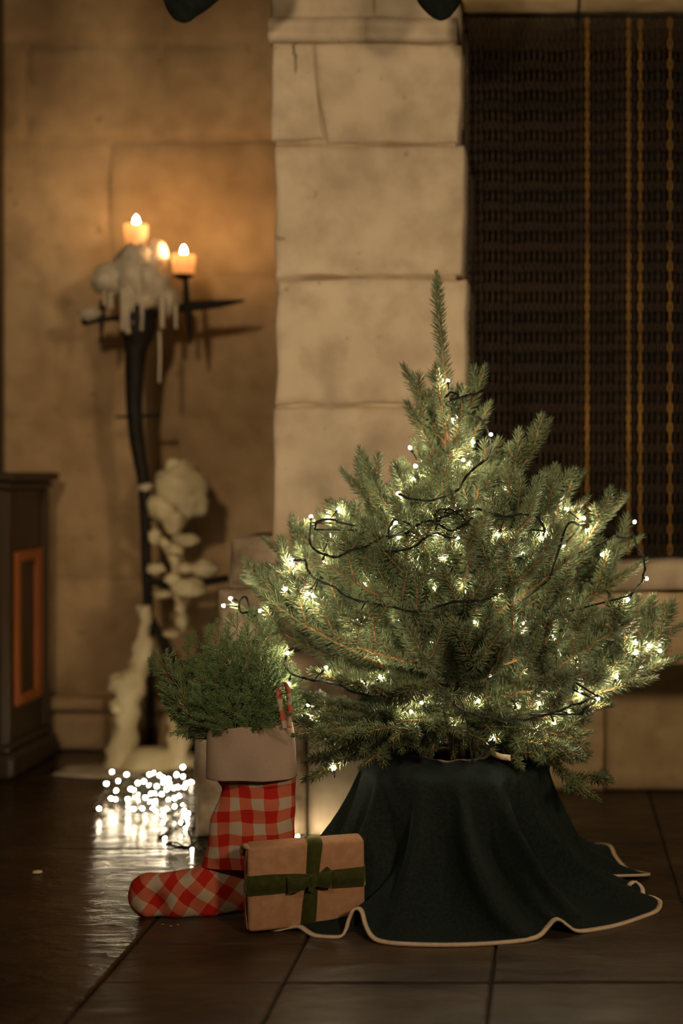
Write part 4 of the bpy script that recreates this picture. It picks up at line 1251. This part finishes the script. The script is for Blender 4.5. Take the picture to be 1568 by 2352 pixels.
# ------------------------------------------------------------------ cypress sprigs in the stocking
def frond(b, t, label, lift=.02, n_side=16, slen=.075, seed=0):
    b, t = Vector(b), Vector(t)
    L = (t - b).length
    ctrl = (b + t) * .5 + Vector((0, 0, lift))
    n = 18
    pts = [(b * (1 - u) ** 2 + ctrl * 2 * u * (1 - u) + t * u * u) for u in [i / (n - 1) for i in range(n)]]
    root = empty('cypress_sprig', b, label, 'foliage', 'green conifer sprigs in the gingham stocking')
    bo = Bough()
    bo.add_wood(pts, [.0022 * (1 - .75 * i / (n - 1)) for i in range(n)], 5)
    nrm = Vector((rng.uniform(-.5, .5), -1, rng.uniform(-.3, .3))).normalized()
    def leafy(p0, d, ln_, curve):
        m_ = max(3, int(ln_ / .0052))
        prev = Vector(p0); dd = Vector(d).normalized()
        line = [prev.copy()]
        for i in range(m_):
            dd = (dd + curve / m_).normalized()
            prev = prev + dd * (ln_ / m_)
            line.append(prev.copy())
            lat = dd.cross(nrm).normalized()
            for sg in (-1, 1):
                e = (dd * .90 + lat * sg * .42 + nrm * rng.uniform(-.22, .22)).normalized()
                f = (1 - .5 * i / m_)
                bo.B.append(np.array(prev)); bo.D.append(np.array(e)); bo.L.append(.0185 * f * rng.uniform(.7, 1.25)); bo.W.append(.00098)
        bo.B.append(np.array(prev)); bo.D.append(np.array(dd)); bo.L.append(.009); bo.W.append(.0009)
        bo.add_wood(line, [.0010] * len(line), 3)
    sg = 1
    for k in range(n_side):
        u = .12 + .86 * (k + rng.random() * .6) / n_side
        i = min(n - 2, int(u * (n - 1)))
        ax = (pts[i + 1] - pts[i]).normalized()
        lat = ax.cross(nrm).normalized()
        sg = -sg
        ln_ = slen * (1.08 - u) ** .6 * rng.uniform(.75, 1.15) + .012
        d = ax * .78 + lat * sg * .62 + nrm * rng.uniform(-.3, .3)
        p0 = pts[i]
        leafy(p0, d, ln_, ax * .5)
        for h_ in range(2):
            q = p0 + d.normalized() * ln_ * (.3 + .28 * h_)
            lt2 = d.cross(nrm).normalized()
            leafy(q, d * .8 + lt2 * (1 if h_ else -1) * .6, ln_ * .45, ax * .3)
    leafy(pts[-2], pts[-1] - pts[-2], .03, Vector((0, 0, 0)))
    obj('stem', bo.wood, M['sprig'], root)
    me = needle_mesh('scale_leaves', bo.B, bo.D, bo.L, bo.W, ORG[root])
    o = link('scale_leaves', me, M['cypress'], root)
    o['kind'] = 'stuff'
same = 'green feathery conifer sprig in the upright bunch filling the stocking top'
frond(S(500, 1700, -.01), S(366, 1512, .0), 'long conifer sprig reaching out left of the stocking, highest leftward one', -.01, 17, .07)
frond(S(498, 1710, -.02), S(388, 1600, -.02), 'conifer sprig spreading left of the stocking below the longest one', .01, 14, .055)
frond(S(496, 1715, .0), S(424, 1672, -.03), 'sparse conifer sprig drooping over the left edge of the linen cuff', .035, 7, .03)
for (bx, by, tx, ty, d) in [(520, 1700, 452, 1478, .02), (530, 1700, 500, 1445, .0), (540, 1700, 545, 1430, .03), (560, 1700, 590, 1425, .02), (575, 1705, 618, 1455, .0), (590, 1705, 632, 1500, .01),
                           (600, 1705, 645, 1550, .02), (545, 1705, 520, 1500, -.04), (565, 1705, 570, 1490, -.05), (585, 1705, 610, 1530, -.05), (540, 1710, 500, 1560, -.05), (570, 1710, 560, 1560, -.06), (590, 1710, 612, 1590, -.05), (525, 1705, 478, 1530, -.03), (610, 1705, 600, 1480, .03), (560, 1712, 585, 1600, -.065), (545, 1712, 535, 1615, -.065)]:
    frond(S(bx, by, min(.02, max(-.03, d))), S(tx, ty, d), same, rng.uniform(-.01, .01), 13, .080)

# ------------------------------------------------------------------ wrapped gift
al = math.radians(17.5)
gz = .0075
DG = (H - gz) * F / (2143 - VY)
g0 = Vector(((570 - VX) / F * DG, DG, gz))
gw, gh, gd = .225, .160, .055
gift = empty('wrapped_gift', g0, 'brown paper parcel tied with olive velvet ribbon lying before the stocking', 'gift')
lean = math.radians(4)
def G(u, v, d):
    """u along the front, v up, d backwards"""
    d2 = d + v * math.sin(lean)
    v2 = v * math.cos(lean)
    return g0 + Vector((math.cos(al) * u - math.sin(al) * d2, math.sin(al) * u + math.cos(al) * d2, v2))
def rbox(w_, h_, dd, b, nu=10, nv=8):
    """parcel with softly rounded arrises and slightly buckled faces, built from rounded loops along u"""
    V, Fs = [], []
    sec = []
    k_ = 4
    for (cv, cd, a0) in ((b, b, math.pi), (b, dd - b, math.pi / 2 * 3), (h_ - b, dd - b, 0), (h_ - b, b, math.pi / 2)):
        pass
    cs = [(b, b, 180), (h_ - b, b, 90), (h_ - b, dd - b, 0), (b, dd - b, -90)]   # (v, d, start angle) going round
    for (v, d, a0) in cs:
        for i in range(k_ + 1):
            a = math.radians(a0 + 90 - 90 * i / k_)
            sec.append((v + b * math.sin(a) * 1.0 if False else v + b * math.cos(math.radians(a0 + 90 - 90 * i / k_ - 90)) * 0, d))
    sec = []
    for i in range(5): a = math.radians(90 * i / 4); sec.append((b - b * math.cos(a) if False else b * (1 - math.sin(math.pi / 2 - a)) , b * (1 - math.sin(a)) if False else b * (1 - math.cos(math.pi / 2 - a))))
    # rounded rectangle, counter-clockwise in (v,d)
    sec = []
    for (cv, cd_, a0) in ((b, b, 180), (h_ - b, b, 270), (h_ - b, dd - b, 0), (b, dd - b, 90)):
        for i in range(5):
            a = math.radians(a0 + 90 * i / 4)
            sec.append((cv + b * math.cos(a), cd_ + b * math.sin(a)))
    ns = len(sec)
    us = [0.0, b * .25, b * .6, b] + [b + (w_ - 2 * b) * i / nu for i in range(1, nu)] + [w_ - b, w_ - b * .6, w_ - b * .25, w_]
    for u in us:
        e = min(u, w_ - u)
        sh = b * .55 * (1 - min(1, e / b)) ** 2
        for (v, d) in sec:
            cv, cd_ = v - h_ / 2, d - dd / 2
            vv = h_ / 2 + cv * (1 - 2 * sh / h_); dv = dd / 2 + cd_ * (1 - 2 * sh / dd)
            wv = .0014 * noise.noise(Vector((u * 22, v * 22, d * 22)))
            V.append(G(u, vv, dv - wv if d < dd * .5 else dv))
    for i in range(len(us) - 1):
        for k in range(ns):
            a, c = i * ns + k, i * ns + (k + 1) % ns
            Fs.append((a, c, c + ns, a + ns))
    Fs.append(tuple(range(ns - 1, -1, -1)))
    m0 = (len(us) - 1) * ns
    Fs.append(tuple(range(m0, m0 + ns)))
    return V, Fs
obj('paper', rbox(gw, gh, gd, .007), M['kraft'], gift)
# folded paper triangles on the left end
def plate(pts, th_):
    """thin plate over a polygon of points"""
    a, b, c = pts[0], pts[1], pts[2]
    nr = (b - a).cross(c - a).normalized() * th_
    V = [p + nr for p in pts] + [p - nr for p in pts]
    k = len(pts)
    Fs = [tuple(range(k)), tuple(range(2 * k - 1, k - 1, -1))] + [(i, i + k, (i + 1) % k + k, (i + 1) % k) for i in range(k)]
    return V, Fs
obj('end_flap', plate([G(-.0015, gh * .97, .006), G(-.004, gh * .35, .03), G(-.0015, gh * .97, gd - .004)], .0006), M['kraft'], gift, smooth=False)
obj('end_flap', plate([G(-.0015, .006, .004), G(-.006, gh * .55, gd * .5), G(-.0015, .006, gd - .004)], .0006), M['kraft'], gift, smooth=False)
V, Fs = tube(catmull([G(.004, gh - .004, .004), G(-.006, gh + .002, .015), G(-.008, gh - .012, .028), G(-.004, gh - .022, .04)], 4), [.002, .004, .006, .006, .005] + [.005] * 6 + [.004, .002], 7)
obj('paper_tuck', (V, Fs), M['kraft'], gift)
# ribbons: closed bands round the parcel
def band(path, half, th_=.0011):
    """path: list of (centre point, width direction, outward normal)"""
    V, Fs = [], []
    for (p, wd, nr) in path:
        V += [p - wd * half, p - wd * half + nr * th_, p + wd * half + nr * th_, p + wd * half]
    m_ = len(path)
    for i in range(m_):
        i2 = (i + 1) % m_
        for k in range(4):
            Fs.append((i * 4 + k, i2 * 4 + k, i2 * 4 + (k + 1) % 4, i * 4 + (k + 1) % 4))
    return V, Fs
ex = (G(1, 0, 0) - G(0, 0, 0)); ev = (G(0, 1, 0) - G(0, 0, 0)); ed = (G(0, 0, 1) - G(0, 0, 0))
o_ = .0012
hv = .088
path = []
for (u, d, nr) in [(-o_, .006, -ex - ed), (.004, -o_, -ed), (gw * .2, -o_, -ed), (gw * .4, -o_ * 2, -ed), (gw * .55, -o_ * 3, -ed), (gw * .75, -o_, -ed), (gw - .004, -o_, -ed), (gw + o_, .006, ex), (gw + o_, gd - .006, ex), (gw - .004, gd + o_, ed), (.004, gd + o_, ed), (-o_, gd - .006, -ex)]:
    narrow = 1 - .30 * math.exp(-((u - gw * .55) / .035) ** 2) if d < 0 else 1
    path.append((G(u, hv, d), ev * narrow, nr.normalized()))
obj('ribbon', band(path, .0190), M['velvet'], gift)
path = []
def uc(v): return .113 + .016 * (v / gh) 
for (v, d, nr) in [(.004, -o_, -ed), (gh * .3, -o_, -ed), (gh * .5, -o_ * 2, -ed), (gh * .7, -o_, -ed), (gh - .004, -o_, -ed), (gh + o_, .006, ev), (gh + o_, gd - .006, ev), (gh - .004, gd + o_, ed), (.006, gd + o_, ed), (-o_ * .2, gd - .006, -ev), (-o_ * .2, .006, -ev)]:
    narrow = 1 - .25 * math.exp(-((v - gh * .55) / .03) ** 2)
    path.append((G(uc(max(0, min(gh, v))), v, d), ex * narrow, nr.normalized()))
obj('ribbon', band(path, .0145), M['velvet'], gift)
bow = obj('knot', blob(G(.122, hv + .002, -.011), .0105, .009, .0105, 5, .35), M['velvet'], gift)
def loopband(us, half):
    V, Fs = [], []
    k_ = len(us)
    for (u, v, d, h_) in us:
        V += [G(u, v - h_, d), G(u, v + h_, d), G(u, v + h_, d - .0012), G(u, v - h_, d - .0012)]
    for i in range(k_ - 1):
        for k in range(4):
            Fs.append((i * 4 + k, i * 4 + (k + 1) % 4, (i + 1) * 4 + (k + 1) % 4, (i + 1) * 4 + k))
    Fs.append((3, 2, 1, 0)); b0 = (k_ - 1) * 4
    Fs.append((b0, b0 + 1, b0 + 2, b0 + 3))
    return V, Fs
obj('bow_tail', loopband([(.120, hv + .002, -.012, .007), (.108, hv + .001, -.016, .009), (.094, hv - .002, -.018, .012), (.082, hv - .003, -.014, .014), (.074, hv - .002, -.010, .0165)], .01), M['velvet'], bow)
obj('bow_tail', loopband([(.124, hv + .002, -.012, .008), (.134, hv + .003, -.017, .0115), (.146, hv + .004, -.019, .0150), (.158, hv + .003, -.015, .0165)], .01), M['velvet'], bow)
obj('bow_tail', plate([G(.130, hv + .010, -.012), G(.150, hv + .028, -.010), G(.164, hv + .014, -.009), G(.150, hv + .004, -.012)], .0007), M['velvet'], bow, smooth=False)
obj('bow_tail', plate([G(.116, hv, -.013), G(.112, hv - .014, -.016), G(.122, hv - .018, -.017), G(.130, hv - .004, -.014)], .0007), M['velvet'], bow, smooth=False)

# ------------------------------------------------------------------ dark stockings hanging from the mantel, small scraps
DH = 3.28
def hang(rows, label):
    pts = catmull([Vector(r) for r in rows], 4)
    n = 24
    V, Fs = [], []
    m_ = len(pts)
    for j, q in enumerate(pts):
        c0, c1 = P(q.y, q.x, DH), P(q.z, q.x, DH)
        cen = (c0 + c1) / 2; hw = (c1 - c0) / 2
        for k in range(n):
            a = 2 * math.pi * k / n
            V.append(cen + hw * math.cos(a) + Vector((0, min(.03, hw.length * .6) * math.sin(a), 0)))
    for j in range(m_ - 1):
        for k in range(n):
            a, b = j * n + k, j * n + (k + 1) % n
            Fs.append((a, b, b + n, a + n))
    Fs.append(tuple(range(n - 1, -1, -1))); Fs.append(tuple(range((m_ - 1) * n, m_ * n)))
    top = (pts[0].y + pts[0].z) / 2
    tp_ = P(top, pts[0].x, DH)
    root = empty('hanging_stocking', P(pts[-1].y, pts[-1].x, DH), label, 'stocking', 'dark stockings hanging into the top of the frame')
    obj('stocking_body', (V, Fs), M['darkcloth'], root)
    hk = Vector((tp_.x, DH - 0.075, 2.47))
    obj('hanging_cord', tube(catmull([tp_ + Vector((0, 0, -.02)), tp_ + Vector((0, -.03, .03)), hk + Vector((0, -.012, -.05)), hk + Vector((0, -.012, .02)), hk + Vector((0, .02, .1))], 4), .003, 6), M['darkcloth'], root)
hang([(-400, 470, 600), (-250, 470, 600), (-160, 455, 600), (-100, 400, 600), (-50, 374, 570), (-15, 370, 520), (0, 375, 500), (20, 382, 476), (36, 392, 452), (46, 402, 440), (52, 416, 427)], 'dark rounded stocking toe hanging at the top over the ochre wall')
hang([(-400, 1010, 1130), (-250, 1010, 1130), (-150, 990, 1120), (-80, 958, 1100), (-30, 950, 1075), (0, 957, 1060), (15, 966, 1052), (28, 978, 1042), (38, 990, 1034), (44, 1000, 1024), (47, 1008, 1016)], 'dark green pointed stocking toe hanging beside the top of the fireplace opening')
V, Fs = blob(P(85, 2005, 3.14), .011, .007, .004, 2, .4, sub=2)
mz = min(v.z for v in V)
V = [Vector((v.x, v.y, v.z - mz + .0016)) for v in V]
o = obj('wax_crumb', (V, Fs), M['wax_low'])
tag(o, 'small pale crumb lying alone on the dark floor at left', 'crumb')
for k, (x_, y_) in enumerate([(372, 2127), (392, 2131), (408, 2128)]):
    D = H * F / (y_ - VY)
    c = P(x_, y_, D)
    V, Fs = tube([Vector((c.x - .006, c.y, .0028)), Vector((c.x, c.y - .003, .0045)), Vector((c.x + .006, c.y + .001, .0025))], .0009, 4)
    o = obj('foil_scrap', (V, Fs), M['gold'])
    tag(o, 'tiny gold foil scrap on the floor below the stocking foot', 'foil scrap', 'gold scraps under the stocking')
